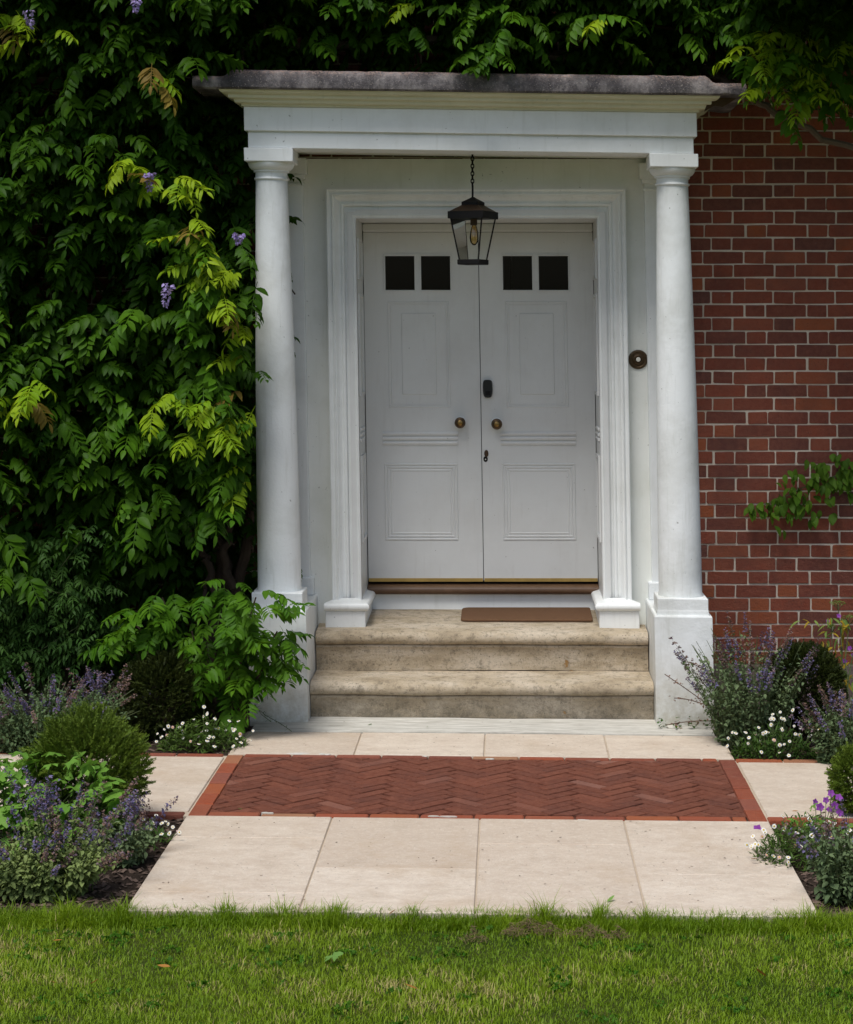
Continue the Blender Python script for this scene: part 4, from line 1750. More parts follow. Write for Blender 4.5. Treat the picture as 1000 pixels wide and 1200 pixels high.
for (cx_, cy_) in cl2:
    Yc = rng.uniform(-0.74, -0.40)
    if cx_ > 880:
        Yc = rng.uniform(-1.0, -.6)
    for _ in range(rng.randint(5, 7)):
        px, py = cx_ + rng.gauss(0, 15), cy_ + rng.gauss(0, 10)
        items.append((P(px, py, Yc + rng.uniform(-.1, .1)), px, py))
items.sort(key=lambda t: t[0].y)
back = Cloud()
k_obj = 0
for (p, px, py) in items:
    is_y = any((px - a) ** 2 + (py - b_) ** 2 < r_ ** 2 for a, b_, r_ in ty) and rng.random() < .6
    rot_ = wleaf_rot(75)
    sc = rng.uniform(.72, 1.05)
    if k_obj < 290 and py > -25:
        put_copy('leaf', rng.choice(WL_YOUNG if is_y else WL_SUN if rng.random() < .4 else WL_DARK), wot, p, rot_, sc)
        k_obj += 1
    else:
        back.put(rng.choice(WL), xf(p, rot_[2], rot_[1], rot_[0], sc), rng.random())
for _ in range(2600):
    px, py = rng.uniform(-300, 1350), rng.uniform(-260, -15)
    rot_ = wleaf_rot(85)
    back.put(rng.choice(WL), xf(P(px, py, rng.uniform(-.8 if 200 < px < 860 else -1.0, -.1)), rot_[2], rot_[1], rot_[0], rng.uniform(.8, 1.1)), rng.random())
for _ in range(2800):        # unseen bough, added out of frame to shade the bare wall on the right
    x, y = rng.uniform(1.15, 4.2), rng.uniform(-2.0, -.4)
    z = 3.62 + rng.uniform(0, .40) + (.05 if y < -1 else 0)
    if (x - 0) * s_at(y) + CX < 880:
        continue
    rot_ = wleaf_rot(85)
    back.put(rng.choice(WL), xf((x, y, z), rot_[2], rot_[1] * .4, rot_[0], rng.uniform(.8, 1.1)), rng.random())
for _ in range(900):  # filler leaves behind, shade put into a darker tint
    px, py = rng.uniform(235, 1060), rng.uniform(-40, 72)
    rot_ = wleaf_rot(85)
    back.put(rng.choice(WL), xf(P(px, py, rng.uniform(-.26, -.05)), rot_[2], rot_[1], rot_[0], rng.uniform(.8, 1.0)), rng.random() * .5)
back.build('foliage', M['wist'], wot)

# ---- bright wisteria sucker at the foot of the column
bush = thing('wisteria_bush', (P(250, 850, -0.78).x, -0.78, 0), 'bright green leafy wisteria shoots at the foot of the left pedestal', 'shrub')
mb = MB()
root = P(258, 858, -.74)
tips = []
for (px, py, Y) in ((150, 720, -.82), (190, 700, -.80), (255, 690, -.9), (300, 700, -.95), (325, 740, -.98), (290, 760, -1.0), (225, 740, -.95), (315, 780, -.95), (265, 720, -1.0), (140, 755, -.85)):
    q = P(px, py, Y)
    mb.tube(branch_pts(root, q, .06, 6, px), taper(.010, .004, 6), 6)
    tips.append(q)
mb.build('stem', M['bark'], bush)
spots = []
for (cx_, cy_, sx_, sy_, k) in ((290, 728, 22, 22, 32), (314, 766, 13, 16, 13), (322, 742, 12, 12, 8), (262, 700, 16, 12, 10), (280, 775, 22, 20, 18), (188, 722, 28, 20, 28), (150, 748, 18, 14, 12), (225, 745, 20, 18, 12), (296, 690, 14, 7, 5), (288, 792, 18, 12, 12), (268, 808, 14, 12, 9)):
    for _ in range(k):
        px, py = cx_ + rng.gauss(0, sx_ * .72), cy_ + rng.gauss(0, sy_ * .72)
        Y = -1.0 + rng.uniform(-.10, .22) if px > 230 else -.86 + rng.uniform(-.1, .15)
        yaw = -90 + max(-85, min(85, (px - (265 if px > 230 else 190)) * 1.0 + rng.uniform(-40, 40)))
        put_copy('leaf', rng.choice(WL_BUSH if rng.random() < .8 else WL_DARK), bush, P(px, py, Y), (R(rng.uniform(-25, 25)), R(rng.uniform(-18, 50)), R(yaw)), rng.uniform(.5, .76))


# ---- jasmine at the left edge
jas = thing('jasmine_bush', (P(60, 860, -0.55).x, -0.55, 0), 'feathery jasmine bush with fine divided leaves at the left edge below the wisteria', 'shrub')
JL = [compound(.10, 3, .034, .013, .5, 300 + i) for i in range(5)]
mb = MB()
cl = Cloud()
root = P(50, 860, -.5)
for k in range(26):
    a = P(rng.uniform(-60, 60), rng.uniform(700, 860), -.5)
    q = P(rng.uniform(-60, 145), rng.uniform(600, 770), rng.uniform(-.8, -.45))
    pts = branch_pts(a, q, .1, 7, k)
    mb.tube(pts, taper(.006, .002, 7), 5)
    for i, p in enumerate(pts[2:]):
        for _ in range(5):
            rot_ = wleaf_rot(90)
            cl.put(rng.choice(JL), xf(p + Vector((rng.gauss(0, .03), rng.gauss(0, .03), rng.gauss(0, .03))), rot_[2], rot_[1] * .7, rot_[0], rng.uniform(.8, 1.25)), rng.random())
for _ in range(420):
    px, py = rng.uniform(-70, 120), rng.uniform(625, 790)
    if px + (700 - py) * .3 > 140:
        continue
    rot_ = wleaf_rot(90)
    cl.put(rng.choice(JL), xf(P(px, py, rng.uniform(-.78, -.4)), rot_[2], rot_[1] * .7, rot_[0], rng.uniform(.8, 1.3)), rng.random())
mb.build('stem', M['stem_green'], jas)
cl.build('foliage', M['jasmine'], jas)


# ---- catmint
def spike_mesh(seed, mats, L=0.15):
    r = random.Random(seed)
    c = Cloud()
    tp = leaflet(0.012, 0.009, .5, .3)
    stem = (np.array([(-.0012, 0, 0), (.0012, 0, 0), (0, 0, L), (0, .0016, 0)], dtype=np.float32), np.array([(0, 1, 2), (1, 3, 2)], dtype=np.int32))
    c.put(stem, Matrix.Identity(4), .3, 1)
    nw = r.randint(5, 8)
    for w in range(nw):
        z = L * (0.08 + 0.92 * w / nw)
        rr = 0.006 * (1 - .45 * w / nw)
        for k in range(9):
            a = r.uniform(0, 6.3)
            c.put(tp, xf((rr * math.cos(a), rr * math.sin(a), z + r.uniform(-.006, .006)), a, R(r.uniform(-70, 10)), r.uniform(-1, 1), r.uniform(.75, 1.25) * (1 - .35 * w / nw)), r.random(), 0 if r.random() < .62 else 1)
    return c.mesh('flower_spike', mats)


SP_V = [spike_mesh(i, [M['violet'], M['calyx']], rng.uniform(.09, .15)) for i in range(6)]
SP_S = [spike_mesh(40 + i, [M['spent'], M['calyx']], rng.uniform(.10, .16)) for i in range(4)]
CAT = leaflet(0.026, 0.017, .3, .4)


def catmint(root, rx, ry, h, n_stems, label, spent=.3, leafmat='catmint', dens=5, group=None, lean=(0, 0), nsp=46):
    t = thing('catmint', root, label, 'catmint', group)
    st, cl = MB(), Cloud()
    k = 0
    for i in range(n_stems):
        a = rng.uniform(0, 6.3)
        q = math.sqrt(rng.random())
        base = Vector(root) + Vector((rx * .45 * q * math.cos(a), ry * .45 * q * math.sin(a), 0))
        hh = h * rng.uniform(.6, 1.05) * (1 - .25 * q)
        tip = Vector(root) + Vector((rx * q * math.cos(a) + lean[0] * hh, ry * q * math.sin(a) + lean[1] * hh, hh))
        ctrl = base.lerp(tip, .55) + Vector((-.15 * rx * math.cos(a), -.15 * ry * math.sin(a), .12 * hh))
        pts = [(base * (1 - u) ** 2 + ctrl * 2 * u * (1 - u) + tip * u * u) for u in [j / 6 for j in range(7)]]
        st.tube(pts, taper(.0022, .0012, 6), 4)
        for j in range(int(dens * 6)):
            u = rng.uniform(.05, .85)
            p = (base * (1 - u) ** 2 + ctrl * 2 * u * (1 - u) + tip * u * u) + Vector((rng.gauss(0, .010), rng.gauss(0, .010), rng.gauss(0, .006)))
            cl.put(CAT, xf(p, rng.uniform(0, 6.3), R(rng.uniform(-30, 45)), R(rng.uniform(-30, 30)), rng.uniform(.55, 1.25) * (1.1 - .5 * u)), rng.random() * .7 + .3 * u)
        if k < nsp:
            d = (pts[-1] - pts[-3]).normalized()
            e = d.to_track_quat('Z', 'Y').to_euler()
            put_copy('flower_spike', rng.choice(SP_S if rng.random() < spent else SP_V), t, pts[-2], e, rng.uniform(.75, 1.25))
            k += 1
    st.build('stem', M['stem_green'], t)
    cl.build('foliage', M[leafmat], t)
    return t


def groundpt(px, py):
    g = G(px, py)
    return (g.x, g.y, gz(g.x) - .015)


catmint(groundpt(55, 884), .46, .30, .40, 130, 'sprawling violet catmint at the left edge behind the stone cross path', .35, 'catmint', 8, nsp=46)
catmint(groundpt(125, 866), .22, .2, .34, 40, 'thin catmint stems leaning beside the dark clipped yew ball on the left', .35, 'catmint', 6, nsp=20)
catmint(groundpt(45, 1048), .36, .16, .25, 110, 'tall faded catmint clump at the lawn edge in the lower left corner', .35, 'catmint_yellow', 9, nsp=26)
catmint(groundpt(70, 1042), .30, .14, .46, 22, 'tall thin catmint stems rising in front of the light green geranium', .4, 'catmint_yellow', 5, nsp=22)
catmint(groundpt(140, 1012), .17, .16, .22, 44, 'violet catmint spilling toward the front slabs left of the path', .15, 'catmint', 7, nsp=22)
catmint(groundpt(880, 868), .36, .26, .64, 105, 'airy grey catmint against the brick wall right of the porch pedestal', .5, 'catmint', 7, lean=(-.05, 0), nsp=46)
catmint(groundpt(992, 890), .24, .18, .38, 80, 'dusky catmint at the right edge in front of the dark box ball', .5, 'catmint', 7, nsp=30)
catmint(groundpt(995, 1046), .20, .2, .34, 56, 'violet catmint growing in the lower right corner by the lawn', .3, 'catmint', 7, nsp=24)

# spent stems lying across the white pedestal
sp = thing('catmint', groundpt(852, 858), 'brown dried catmint stems arching across the front of the right white pedestal', 'catmint')
for (a, b_, c_) in (((846, 838), (812, 812), (779, 790)), ((842, 800), (822, 778), (801, 775)), ((848, 836), (815, 818), (790, 818)), ((850, 846), (815, 842), (780, 850)), ((846, 825), (838, 800), (828, 770))):
    mb = MB()
    A, B, C = P(*a, -.74), P(*b_, -.78), P(*c_, -.76)
    pts = [A * (1 - u) ** 2 + B * 2 * u * (1 - u) + C * u * u for u in [j / 8 for j in range(9)]]
    mb.tube(pts, .0022, 4)
    mb.build('stem', M['stem_red'], sp)
    cl = Cloud()
    for j in range(70):
        u = rng.uniform(.1, 1)
        if math.sin(u * 34) < -.2:
            continue
        p = A * (1 - u) ** 2 + B * 2 * u * (1 - u) + C * u * u
        cl.put(CAT, xf(p + Vector((rng.gauss(0, .006), rng.gauss(0, .006), rng.gauss(0, .006))), rng.uniform(0, 6.3), rng.uniform(-1, 1), rng.uniform(-1, 1), rng.uniform(.35, .7)), rng.random())
    cl.build('seed_heads', M['spent'], sp)


# ---- clipped yew and box balls
def needle_sprig(seed, L=.036):
    r = random.Random(seed)
    V, T, n = [], [], 0
    for i in range(16):
        t = i / 15
        a = r.uniform(-1, 1) * 1.1
        s = 1 if i % 2 else -1
        l = .012 * (1 - .4 * t) * r.uniform(.8, 1.2)
        b = Vector((L * t, 0, -.15 * L * t * t))
        d = Vector((math.cos(R(50)), s * math.sin(R(50)) * math.cos(a), math.sin(R(50)) * math.sin(a) * .8 + .15)).normalized()
        side = d.cross(Vector((0, 0, 1))).normalized() * .0026
        V.append(np.array([b - side, b + side, b + d * l], dtype=np.float32))
        T.append(np.array([(n, n + 1, n + 2)], dtype=np.int32))
        n += 3
    return np.concatenate(V), np.concatenate(T)


NS = [needle_sprig(i) for i in range(6)]


def yew_ball(c, r3, label, mat, n=1500, name='yew_ball', cat='shrub', loose=.05):
    t = thing(name, (c[0], c[1], gz(c[0]) - .015), label, cat)
    mb = MB()
    for k in range(9):
        a = rng.uniform(0, 6.3)
        tip = Vector((c[0] + r3[0] * .7 * math.cos(a), c[1] + r3[1] * .7 * math.sin(a), c[2] + rng.uniform(-.2, .6) * r3[2]))
        mb.tube(branch_pts((c[0], c[1], 0), tip, .03, 5, k), taper(.009, .003, 5), 5)
    mb.build('stem', M['bark'], t)
    cl = Cloud()
    for i in range(n * 2):
        u, v = rng.uniform(-1, 1), rng.uniform(0, 6.283)
        q = math.sqrt(1 - u * u)
        d = Vector((q * math.cos(v), q * math.sin(v), u))
        lump = 1 + .16 * noise.noise(d * 2.6 + Vector(c)) + .08 * noise.noise(d * 6 + Vector(c))
        k = lump * (rng.uniform(.72, 1.0) if rng.random() < .6 else rng.uniform(.94, 1.0 + loose))
        p = Vector((c[0] + d.x * r3[0] * k, c[1] + d.y * r3[1] * k, c[2] + d.z * r3[2] * k))
        if p.z < .01:
            continue
        m = (d + Vector((rng.gauss(0, .35), rng.gauss(0, .35), rng.gauss(0, .35) + .25))).normalized()
        R3 = m.to_track_quat('X', 'Z').to_matrix().to_4x4()
        cl.put(rng.choice(NS), Matrix.Translation(p) @ R3 @ Matrix.Rotation(rng.uniform(0, 6.3), 4, 'X') @ Matrix.Scale(rng.uniform(.8, 1.3), 4), rng.random())
    cl.build('foliage', M[mat], t)
    return t


q = P(190, 818, -.95)
yew_ball((q.x, q.y, q.z), (.205, .20, .20), 'dark clipped yew ball between catmint and daisies left of the pedestal', 'yew_dark', 2600)
q = P(103, 905, -2.85)
yew_ball((q.x, q.y, q.z), (.20, .20, .205), 'mid green loose yew ball overhanging the stone cross path on the left', 'yew', 2600, loose=.16)
q = P(944, 806, -.95)
yew_ball((q.x, q.y, q.z), (.165, .16, .19), 'dark green box ball in front of the brick wall on the right', 'yew_dark', 2200, 'box_ball')
q = P(1003, 915, -2.5)
yew_ball((q.x, q.y, q.z), (.085, .09, .12), 'small green yew tuft cut by the right edge at the cross path', 'yew', 700)


# ---- geranium with lobed leaves
def palmate(seed, Rr=.045):
    r = random.Random(seed)
    V, T = [(0, 0, 0)], []
    n = 20
    for i in range(n):
        a = R(-160 + 320 * i / (n - 1))
        k = 1.0 if i % 4 in (1, 2) else (.78 if i % 4 == 3 else .52)
        rr = Rr * k * r.uniform(.9, 1.08)
        V.append((rr * math.cos(a), rr * math.sin(a), -.25 * rr * rr / Rr + .006 * r.uniform(-1, 1)))
    for i in range(n - 1):
        T.append((0, i + 1, i + 2))
    return np.array(V, dtype=np.float32), np.array(T, dtype=np.int32)


PM = [palmate(i) for i in range(5)]
PMM = leaf_meshes(PM, M['geranium'])
g0 = groundpt(45, 990)
ger = thing('geranium', g0, 'light green geranium mound with rounded lobed leaves at the left edge', 'geranium')
mb = MB()
for _ in range(330):
    px, py = rng.uniform(-60, 146), rng.uniform(880, 1000)
    if ((px - 45) / 102) ** 2 + ((py - 944) / 64) ** 2 > 1:
        continue
    p = P(px, py, -3.12 + rng.uniform(-.18, .2) + (py - 945) * -.002)
    put_copy('leaf', rng.choice(PMM), ger, p, (R(rng.uniform(-15, 60)), R(rng.uniform(-25, 25)), rng.uniform(-2.6, -.5)), rng.uniform(.75, 1.3))
    if rng.random() < .4:
        mb.tube([(g0[0] + rng.gauss(0, .06), g0[1], 0), p], .0016, 4)
mb.build('stem', M['stem_green'], ger)

# magenta geranium at the right edge
g1 = groundpt(965, 990)
mg = thing('geranium', g1, 'purple flowered geranium beside the cross path at the right edge', 'geranium')


def five_petals(seed, mat, size=.017):
    tp = leaflet(size, size * .95, .15, .2)
    c = Cloud()
    for k in range(5):
        c.put(tp, xf((0, 0, 0), R(72 * k), R(-25), 0), .3 + .1 * k)
    return c.mesh('flower', mat)


FP = five_petals(1, M['magenta'])
mb = MB()
for (px, py) in ((968, 938), (978, 944), (961, 946), (972, 950), (983, 935), (955, 940), (888, 972), (974, 930), (984, 953)):
    p = P(px, py, -2.75 + rng.uniform(-.05, .05))
    put_copy('flower', FP, mg, p, (R(rng.uniform(30, 80)), R(rng.uniform(-20, 20)), R(rng.uniform(-40, 40))), rng.uniform(.9, 1.3))
    mb.tube(branch_pts((g1[0], g1[1], g1[2]), p, .03, 4, px), .0015, 4)
for _ in range(40):
    p = P(rng.gauss(965, 16), rng.gauss(972, 13), -2.8 + rng.uniform(-.1, .1))
    put_copy('leaf', rng.choice(PMM), mg, p, (R(rng.uniform(-10, 60)), R(rng.uniform(-25, 25)), rng.uniform(-2.6, -.5)), rng.uniform(.4, .7))
mb.build('stem', M['stem_green'], mg)


# ---- fleabane daisies
def daisy(seed, petal):
    r = random.Random(seed)
    c = Cloud()
    V, T = [(0, 0, .001)], []
    n = 26
    for i in range(n):
        a = 2 * math.pi * i / n
        rr = .0135 * (1 if i % 2 else .72) * r.uniform(.88, 1.1)
        V.append((rr * math.cos(a), rr * math.sin(a), .002 * r.uniform(-1, 1)))
    for i in range(n):
        T.append((0, 1 + i, 1 + (i + 1) % n))
    c.put((np.array(V, dtype=np.float32), np.array(T, dtype=np.int32)), Matrix.Identity(4), .7, 0)
    V, T = [(0, 0, .0045)], []
    for i in range(8):
        a = 2 * math.pi * i / 8
        V.append((.0048 * math.cos(a), .0048 * math.sin(a), .0022))
    for i in range(8):
        T.append((0, 1 + i, 1 + (i + 1) % 8))
    c.put((np.array(V, dtype=np.float32), np.array(T, dtype=np.int32)), Matrix.Identity(4), .7, 1)
    return c.mesh('flower', [petal, M['yolk']])


DS = [daisy(i, M['white_petal']) for i in range(4)] + [daisy(9, M['pink_petal'])]
NARROW = leaflet(.030, .007, .2, .3)


def fleabane(root, rx, ry, h, nleaf, flowers, label):
    t = thing('fleabane', root, label, 'daisies', None)
    cl, st = Cloud(), MB()
    root = Vector(root)
    for _ in range(nleaf):
        a, q = rng.uniform(0, 6.3), math.sqrt(rng.random())
        z = h * (1 - q ** 2) * rng.uniform(.15, 1)
        p = root + Vector((rx * q * math.cos(a), ry * q * math.sin(a), z))
        cl.put(NARROW, xf(p, rng.uniform(0, 6.3), R(rng.uniform(-70, 20)), rng.uniform(-.5, .5), rng.uniform(.7, 1.3)), rng.random())
    for (dx, dy, dz) in flowers:
        p = root + Vector((dx, dy, dz))
        st.tube([root + Vector((dx * .6, dy * .6, 0)), root + Vector((dx * .85, dy * .9, dz * .6)), p], .0011, 4)
        tilt = R(rng.uniform(15, 75))
        put_copy('flower', rng.choice(DS if rng.random() < .5 else DS[:4]), t, p, (tilt, 0, R(rng.uniform(-60, 60))), rng.uniform(.5, .85))
    st.build('stem', M['stem_green'], t)
    cl.build('foliage', M['fleabane'], t)
    return t


def fl(n, rx, ry, z0, z1):
    out = []
    for _ in range(n):
        a, q = rng.uniform(0, 6.3), math.sqrt(rng.random())
        out.append((rx * q * math.cos(a), ry * q * math.sin(a) - .04, rng.uniform(z0, z1) * (1.1 - .6 * q)))
    return out


fleabane(groundpt(238, 876), .22, .12, .15, 1500, fl(52, .25, .13, .05, .21), 'white daisies spilling over the path corner left of the steps')
fleabane(groundpt(908, 880), .21, .12, .16, 1300, fl(46, .24, .13, .05, .27), 'white daisies in front of the dark box ball right of the steps')
fleabane(groundpt(168, 985), .11, .12, .07, 260, fl(26, .17, .16, .03, .12), 'few white daisies at the left edge of the front slabs')
fleabane(groundpt(938, 1000), .18, .16, .18, 1300, fl(48, .24, .18, .05, .24), 'white and pink daisies flopping over the front slab corner on the right')

# ---- tall umbel plant at the right edge
u0 = groundpt(990, 862)
umb = thing('umbel_plant', u0, 'tall green umbel plant with yellowing leaves at the right edge by the brick wall', 'flowering plant')
mb = MB()
cl = Cloud()
for (px, py, r_) in ((982, 707, .042), (996, 724, .040), (1006, 700, .03), (975, 735, .020)):
    p = P(px, py, -.75)
    mb.tube(branch_pts(u0, p, .04, 6, px), taper(.004, .0022, 6), 5)
    hd = Cloud()
    for k in range(110):
        a, q = rng.uniform(0, 6.3), math.sqrt(rng.random())
        hd.put(CAT, xf(p + Vector((r_ * q * math.cos(a), r_ * q * math.sin(a), .012 * (1 - q * q) + rng.uniform(-.004, .004))), rng.uniform(0, 6.3), rng.uniform(-1, 1), 0, .3), rng.random())
    for k in range(12):
        a = rng.uniform(0, 6.3)
        mb.tube([p - Vector((0, 0, .035)), p + Vector((r_ * .8 * math.cos(a), r_ * .8 * math.sin(a), 0))], .0009, 3)
    hd.build('flower_head', M['umbel'], umb)
mb.build('stem', M['stem_green'], umb)
YL_ = leaflet(.07, .018, .3, .5)
for _ in range(110):
    px, py = rng.gauss(982, 14), rng.uniform(722, 800)
    cl.put(YL_, xf(P(px, py, -.75 + rng.uniform(-.08, .1)), rng.uniform(-2.9, -.2), R(rng.uniform(-30, 50)), rng.uniform(-.6, .6), rng.uniform(.6, 1.1)), rng.random(), 0 if rng.random() < .35 else 1)
cl.build('foliage', [M['yellow_leaf'], M['umbel']], umb)
for (px, py) in ((996, 760), (983, 722), (990, 775), (970, 728), (999, 768)):
    put_copy('flower', FP, umb, P(px, py, -.8), (R(60), 0, R(rng.uniform(-40, 40))), rng.uniform(.7, 1))

# ---- creeper sprig on the brick wall
crp = thing('creeper', (P(1000, 560, -.06).x, -.05, P(0, 560, -.06).z), 'single creeper shoot with bright green leaves crossing the brick wall on the right', 'creeper')
mb = MB()
cp = [(1060, 520), (1000, 552), (960, 565), (925, 580), (900, 590), (878, 597)]
cp3 = [P(a, b_, -.055) for a, b_ in cp]
Q = []
for i in range(len(cp3) - 1):
    Q += branch_pts(cp3[i], cp3[i + 1], .015, 4, i)[:-1]
Q.append(cp3[-1])
mb.tube(Q, taper(.005, .0015, len(Q) - 1), 6)
mb.build('stem', M['stem_green'], crp)
OV = [leaflet(.056, .034, rng.uniform(.1, .4), rng.uniform(.2, .6), i) for i in range(5)]
OVM = leaf_meshes(OV, M['creeper'])
for i in range(190):
    t_ = rng.random()
    px = 878 + 140 * t_ ** .9
    py = 596 - 50 * t_ + rng.gauss(0, 5 + 12 * math.sin(math.pi * min(1, t_ * 1.05)))
    if px < 905 and abs(py - 594) > 8:
        continue
    put_copy('leaf', rng.choice(OVM), crp, P(px, py, rng.uniform(-.10, -.045)), (R(rng.uniform(-35, 35)), R(rng.uniform(15, 75)), R(rng.uniform(-150, -30))), rng.uniform(.8, 1.3))
for (px, py) in ((975, 532), (982, 540), (968, 545), (985, 532)):
    put_copy('leaf', rng.choice(OVM), crp, P(px, py, -.08), (R(rng.uniform(-35, 35)), R(rng.uniform(15, 75)), R(rng.uniform(-150, -30))), .9)

# ------------------------------------------------------------------ grass
def grass(nb):
    ys = YF + 0.03 - (YF + 0.03 + 5.95) * nrg.random(nb) ** 0.9      # down to just behind the bottom of the frame
    ys = np.where(nrg.random(nb) < .12, YF + .02 - .10 * nrg.random(nb), ys)
    xs = -2.9 + 5.4 * nrg.random(nb)
    keep = np.abs(xs) < 3.2
    xs, ys = xs[keep], ys[keep]
    nb = len(xs)
    edge = np.clip(1 - (YF + 0.02 - ys) / .16, 0, 1)
    patch = np.array([noise.noise(Vector((x * 2.2, y * 2.2, 7))) for x, y in zip(xs, ys)])
    fine = np.array([noise.noise(Vector((x * 7, y * 7, 3))) for x, y in zip(xs, ys)])
    tuft = np.array([max(0, noise.noise(Vector((x * 11, 4, y * 3)))) for x, y in zip(xs, ys)])
    h = (.013 + .014 * nrg.random(nb) + .02 * (nrg.random(nb) < .03)) * (1 + .5 * patch) + edge * (.012 + .045 * nrg.random(nb) ** 2 + .15 * tuft * nrg.random(nb))
    z0 = np.array([lawn_z(x, y) for x, y in zip(xs, ys)]) - .004
    az = nrg.random(nb) * 6.283
    lean = .25 + .75 * nrg.random(nb)
    w = .0009 + .0009 * nrg.random(nb)
    dx, dy = np.cos(az), np.sin(az)
    px_, py_ = -dy * w, dx * w
    base = np.stack([xs, ys, z0], 1)
    side = np.stack([px_, py_, np.zeros(nb)], 1)
    mid = base + np.stack([dx * h * lean * .35, dy * h * lean * .35, h * .6], 1)
    tip = base + np.stack([dx * h * lean, dy * h * lean, h * (1.05 - .25 * lean)], 1)
    V = np.empty((nb, 5, 3))
    V[:, 0], V[:, 1], V[:, 2], V[:, 3], V[:, 4] = base - side, base + side, mid + side * .8, mid - side * .8, tip
    idx = (np.arange(nb) * 5)[:, None]
    T = np.concatenate([idx + np.array([0, 1, 2]), idx + np.array([0, 2, 3]), idx + np.array([3, 2, 4])], 0)
    dry = (nrg.random(nb) < np.clip(.02 + 1.1 * (patch * .5 + fine * .5) - edge, .01, .6)).astype(np.int32)
    tint = np.clip(.42 + .8 * patch + .5 * fine + .35 * (nrg.random(nb) - .5) - .5 * edge, 0, 1)
    me = tri_mesh('grass', V.reshape(-1, 3), T, [M['grass'], M['straw']], np.tile(dry, 3), np.repeat(tint, 5))
    o = bpy.data.objects.new('grass', me)
    link(o)
    return tag(o, 'short green lawn grass, longer where it meets the paving', 'grass', None, 'stuff')


grass(260000)

# a little clover and broad-leaved weed in the turf
cl = Cloud()
rd = palmate(5, .008)
for _ in range(90):
    cx_, cy_ = rng.uniform(-2.0, 1.5), rng.uniform(-5.2, YF - .12)
    for _ in range(rng.randint(4, 14)):
        x, y = cx_ + rng.gauss(0, .025), cy_ + rng.gauss(0, .02)
        cl.put(rd, xf((x, y, lawn_z(x, y) + rng.uniform(.010, .022)), rng.uniform(0, 6.3), rng.uniform(-.4, .4), rng.uniform(-.4, .4), rng.uniform(.6, 1.3)), rng.random())
tag(cl.build('clover', M['wist_bush']), 'small dark clover leaves scattered through the lawn', 'clover')

# dead thatch raked up along the lawn edge
cl = Cloud()
bl = (np.array([(-.5, -.03, 0), (.5, -.02, .05), (.5, .03, .05), (-.5, .03, 0), (0, 0, .10)], dtype=np.float32), np.array([(0, 1, 4), (1, 2, 4), (2, 3, 4), (3, 0, 4)], dtype=np.int32))
for (px, py, r_, k) in ((620, 1086, .05, 260), (690, 1092, .05, 200), (725, 1095, .03, 110), (555, 1098, .035, 120), (645, 1090, .04, 120), (600, 1092, .03, 90)):
    g = G(px, py, -.02)
    for _ in range(k):
        a, q = rng.uniform(0, 6.3), rng.random()
        x, y = g.x + r_ * 1.5 * q * math.cos(a), g.y + r_ * q * math.sin(a)
        cl.put(bl, xf((x, y, lawn_z(x, y) + .012 + .045 * (1 - q) * rng.random()), rng.uniform(0, 6.3), rng.uniform(-.7, .7), rng.uniform(-.7, .7), rng.uniform(.010, .028)), rng.random())
tag(cl.build('dead_thatch', M['thatch']), 'loose brown dead thatch on the lawn near the paving', 'thatch')


# ------------------------------------------------------------------ fallen leaves and litter
def litter(px, py, z, tpl, mat, label, sc=1.0, yaw=None, pitch=0.0, roll=0.0, group=None, name='fallen_leaf', lift=.004):
    g = G(px, py, z)
    me = tri_mesh('fallen_leaf', tpl[0], tpl[1], mat, None, np.full(len(tpl[0]), rng.random()))
    o = bpy.data.objects.new(name, me)
    zz = (lawn_z(g.x, g.y) + .02) if g.y < YF else z
    o.location = (g.x, g.y, zz + lift)
    o.rotation_euler = (roll, pitch, rng.uniform(0, 6.3) if yaw is None else yaw)
    o.scale = (sc,) * 3
    link(o)
    return tag(o, label, 'leaf', group)


BIG = palmate(77, .036)
litter(390, 1128, -.02, BIG, M['green_litter'], 'pale green fallen leaf lying alone in the middle of the lawn', 1.0, -1.3, 0, R(22), lift=.012)
LF = leaflet(.045, .018, .3, -.2)
for (px, py, lab) in ((62, 1112, 'pale dry leaf lying at the far left of the lawn'), (105, 1166, 'orange dry leaf near the lower left corner of the lawn'), (66, 1165, 'small orange leaf scrap near the left edge of the lawn'), (490, 1168, 'orange leaf scrap at the bottom middle of the lawn'),
                      (898, 1148, 'thin orange leaf on the right side of the lawn'), (455, 1078, 'small brown leaf in the grass below the second slab'), (282, 1040, 'orange leaf standing in the grass at the front left slab'), (200, 1142, 'tan leaf scrap left of the green fallen leaf'),
                      (712, 1062, 'green weed leaf at the slab edge right of the thatch')):
    litter(px, py, -.02, LF, M['green_litter'] if 'green weed' in lab else M['dry_leaf'], lab, rng.uniform(.7, 1.15), None, R(rng.uniform(-30, 10)), R(rng.uniform(-25, 25)), lift=.016)
for (px, py, lab) in ((880, 1008, 'dark twig scrap on the front right slab'), (225, 968, 'green leaf scrap on the left front slab'), (285, 950, 'green leaf lying on the herringbone bricks at left'), (163, 945, 'dark leaf curl on the left cross path slab'),
                      (180, 898, 'tiny leaf scrap on the left cross path slab'), (928, 952, 'dark leaf on the right cross path slab'), (800, 858, 'pale leaf scrap on the cement strip by the right pedestal'), (500, 855, 'green leaf scrap on the cement strip below the steps'),
                      (436, 852, 'small green scrap left on the cement strip')):
    litter(px, py, 0.0, LF, M['green_litter'] if 'green' in lab else M['dry_leaf'], lab, rng.uniform(.45, .8), None, R(rng.uniform(-10, 5)), R(rng.uniform(-15, 15)), lift=.006 if py > 862 else .016)
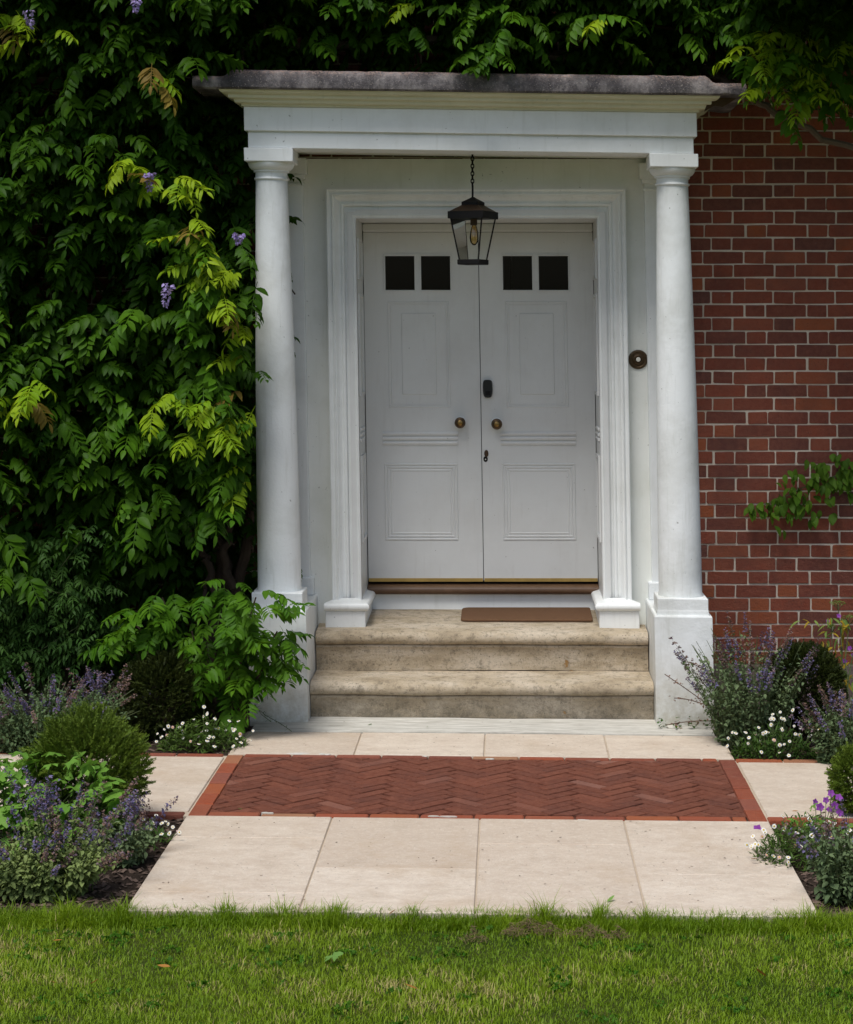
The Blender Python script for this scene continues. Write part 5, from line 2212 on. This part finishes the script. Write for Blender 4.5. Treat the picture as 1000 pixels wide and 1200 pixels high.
for (px, py, z, lab) in ((672, 788, .204, 'yellow leaf scrap on the lower step below the riser'), (590, 728, .43, 'green leaf scrap on the top step before the doormat'), (466, 733, .424, 'dark speck of leaf on the top step near left plinth block')):
    litter(px, py, z, LF, M['green_litter'] if 'green' in lab else M['dry_leaf'], lab, .5, None, 0, 0, lift=.006)

# crumbs of leaf and soil on paving and steps
cl = Cloud()
for _ in range(260):
    u = rng.random()
    if u < .55:
        x, y, z = rng.uniform(XL, XR), rng.uniform(YF + .05, Y1), 0.0015
    elif u < .8:
        x, y, z = rng.uniform(-1.2, 1.0), rng.uniform(Y2 + .02, -.66), .003
    elif u < .9:
        x, y, z = rng.uniform(-1.0, .7), rng.uniform(-.55, -.3), .203
    else:
        x, y, z = rng.uniform(-1.0, .7), rng.uniform(-.2, .1), .424
    if y > -.72 and z < .1:
        z = .015
    cl.put(ch, xf((x, y, z + (gz(x) if z < .1 else -.003 * (x - XC))), rng.uniform(0, 6.3), 0, 0, rng.uniform(.004, .011)), rng.random())
tag(cl.build('soil_crumbs', M['mulch']), 'dark crumbs of soil and leaf scattered on paving and steps', 'crumbs')

# seedlings at the foot of the pedestals
wd = thing('weed', (P(300, 838, -.75).x, -.75, 0), 'thin ferny weed leaning across the foot of the left pedestal', 'weed')
mb, cl = MB(), Cloud()
for a, b_ in (((284, 818), (342, 857)), ((282, 812), (318, 846))):
    A, B = P(*a, -.80), P(*b_, -.95)
    mb.tube(branch_pts(A, B, .02, 8, a[0]), .0016, 4)
    for k in range(22):
        cl.put(NARROW, xf(A.lerp(B, rng.uniform(.2, 1)), rng.uniform(0, 6.3), rng.uniform(-1, .3), 0, rng.uniform(.5, .9)), rng.random())
mb.build('stem', M['stem_green'], wd)
cl.build('foliage', M['fleabane'], wd)
wd = thing('weed', (P(805, 850, -.74).x, -.74, 0), 'small dark leaved seedlings along the foot of the right pedestal', 'weed')
cl = Cloud()
for _ in range(120):
    px = rng.uniform(768, 838)
    if math.sin(px * .35) < -.3:
        continue
    cl.put(CAT, xf(P(px, 851 - rng.random() ** 2 * 12, -.74 + rng.uniform(-.05, .03)), rng.uniform(0, 6.3), rng.uniform(-1, .4), rng.uniform(-.5, .5), rng.uniform(.4, .8)), rng.random())
cl.build('foliage', M['wist'], wd)

# torn lead flap hanging under the right end of the roof
mb = MB()
top = [(1.075, 3.221), (1.11, 3.221), (1.15, 3.221), (1.19, 3.221), (1.215, 3.221)]
bot = [(1.045, 3.150), (1.095, 3.180), (1.14, 3.176), (1.175, 3.196), (1.205, 3.214)]
secs = []
for (a, b_) in zip(top, bot):
    secs.append([(a[0], -.70, a[1]), (a[0], -.688, a[1]), (b_[0], -.680, b_[1]), (b_[0], -.692, b_[1])])
mb.strip(secs)
mb.build('lead_flap', M['copper_roof'], porch, warp_porch)

print('bricks', n_br, 'herringbone', cnt, 'clumps', len(clumps), len(cl2))
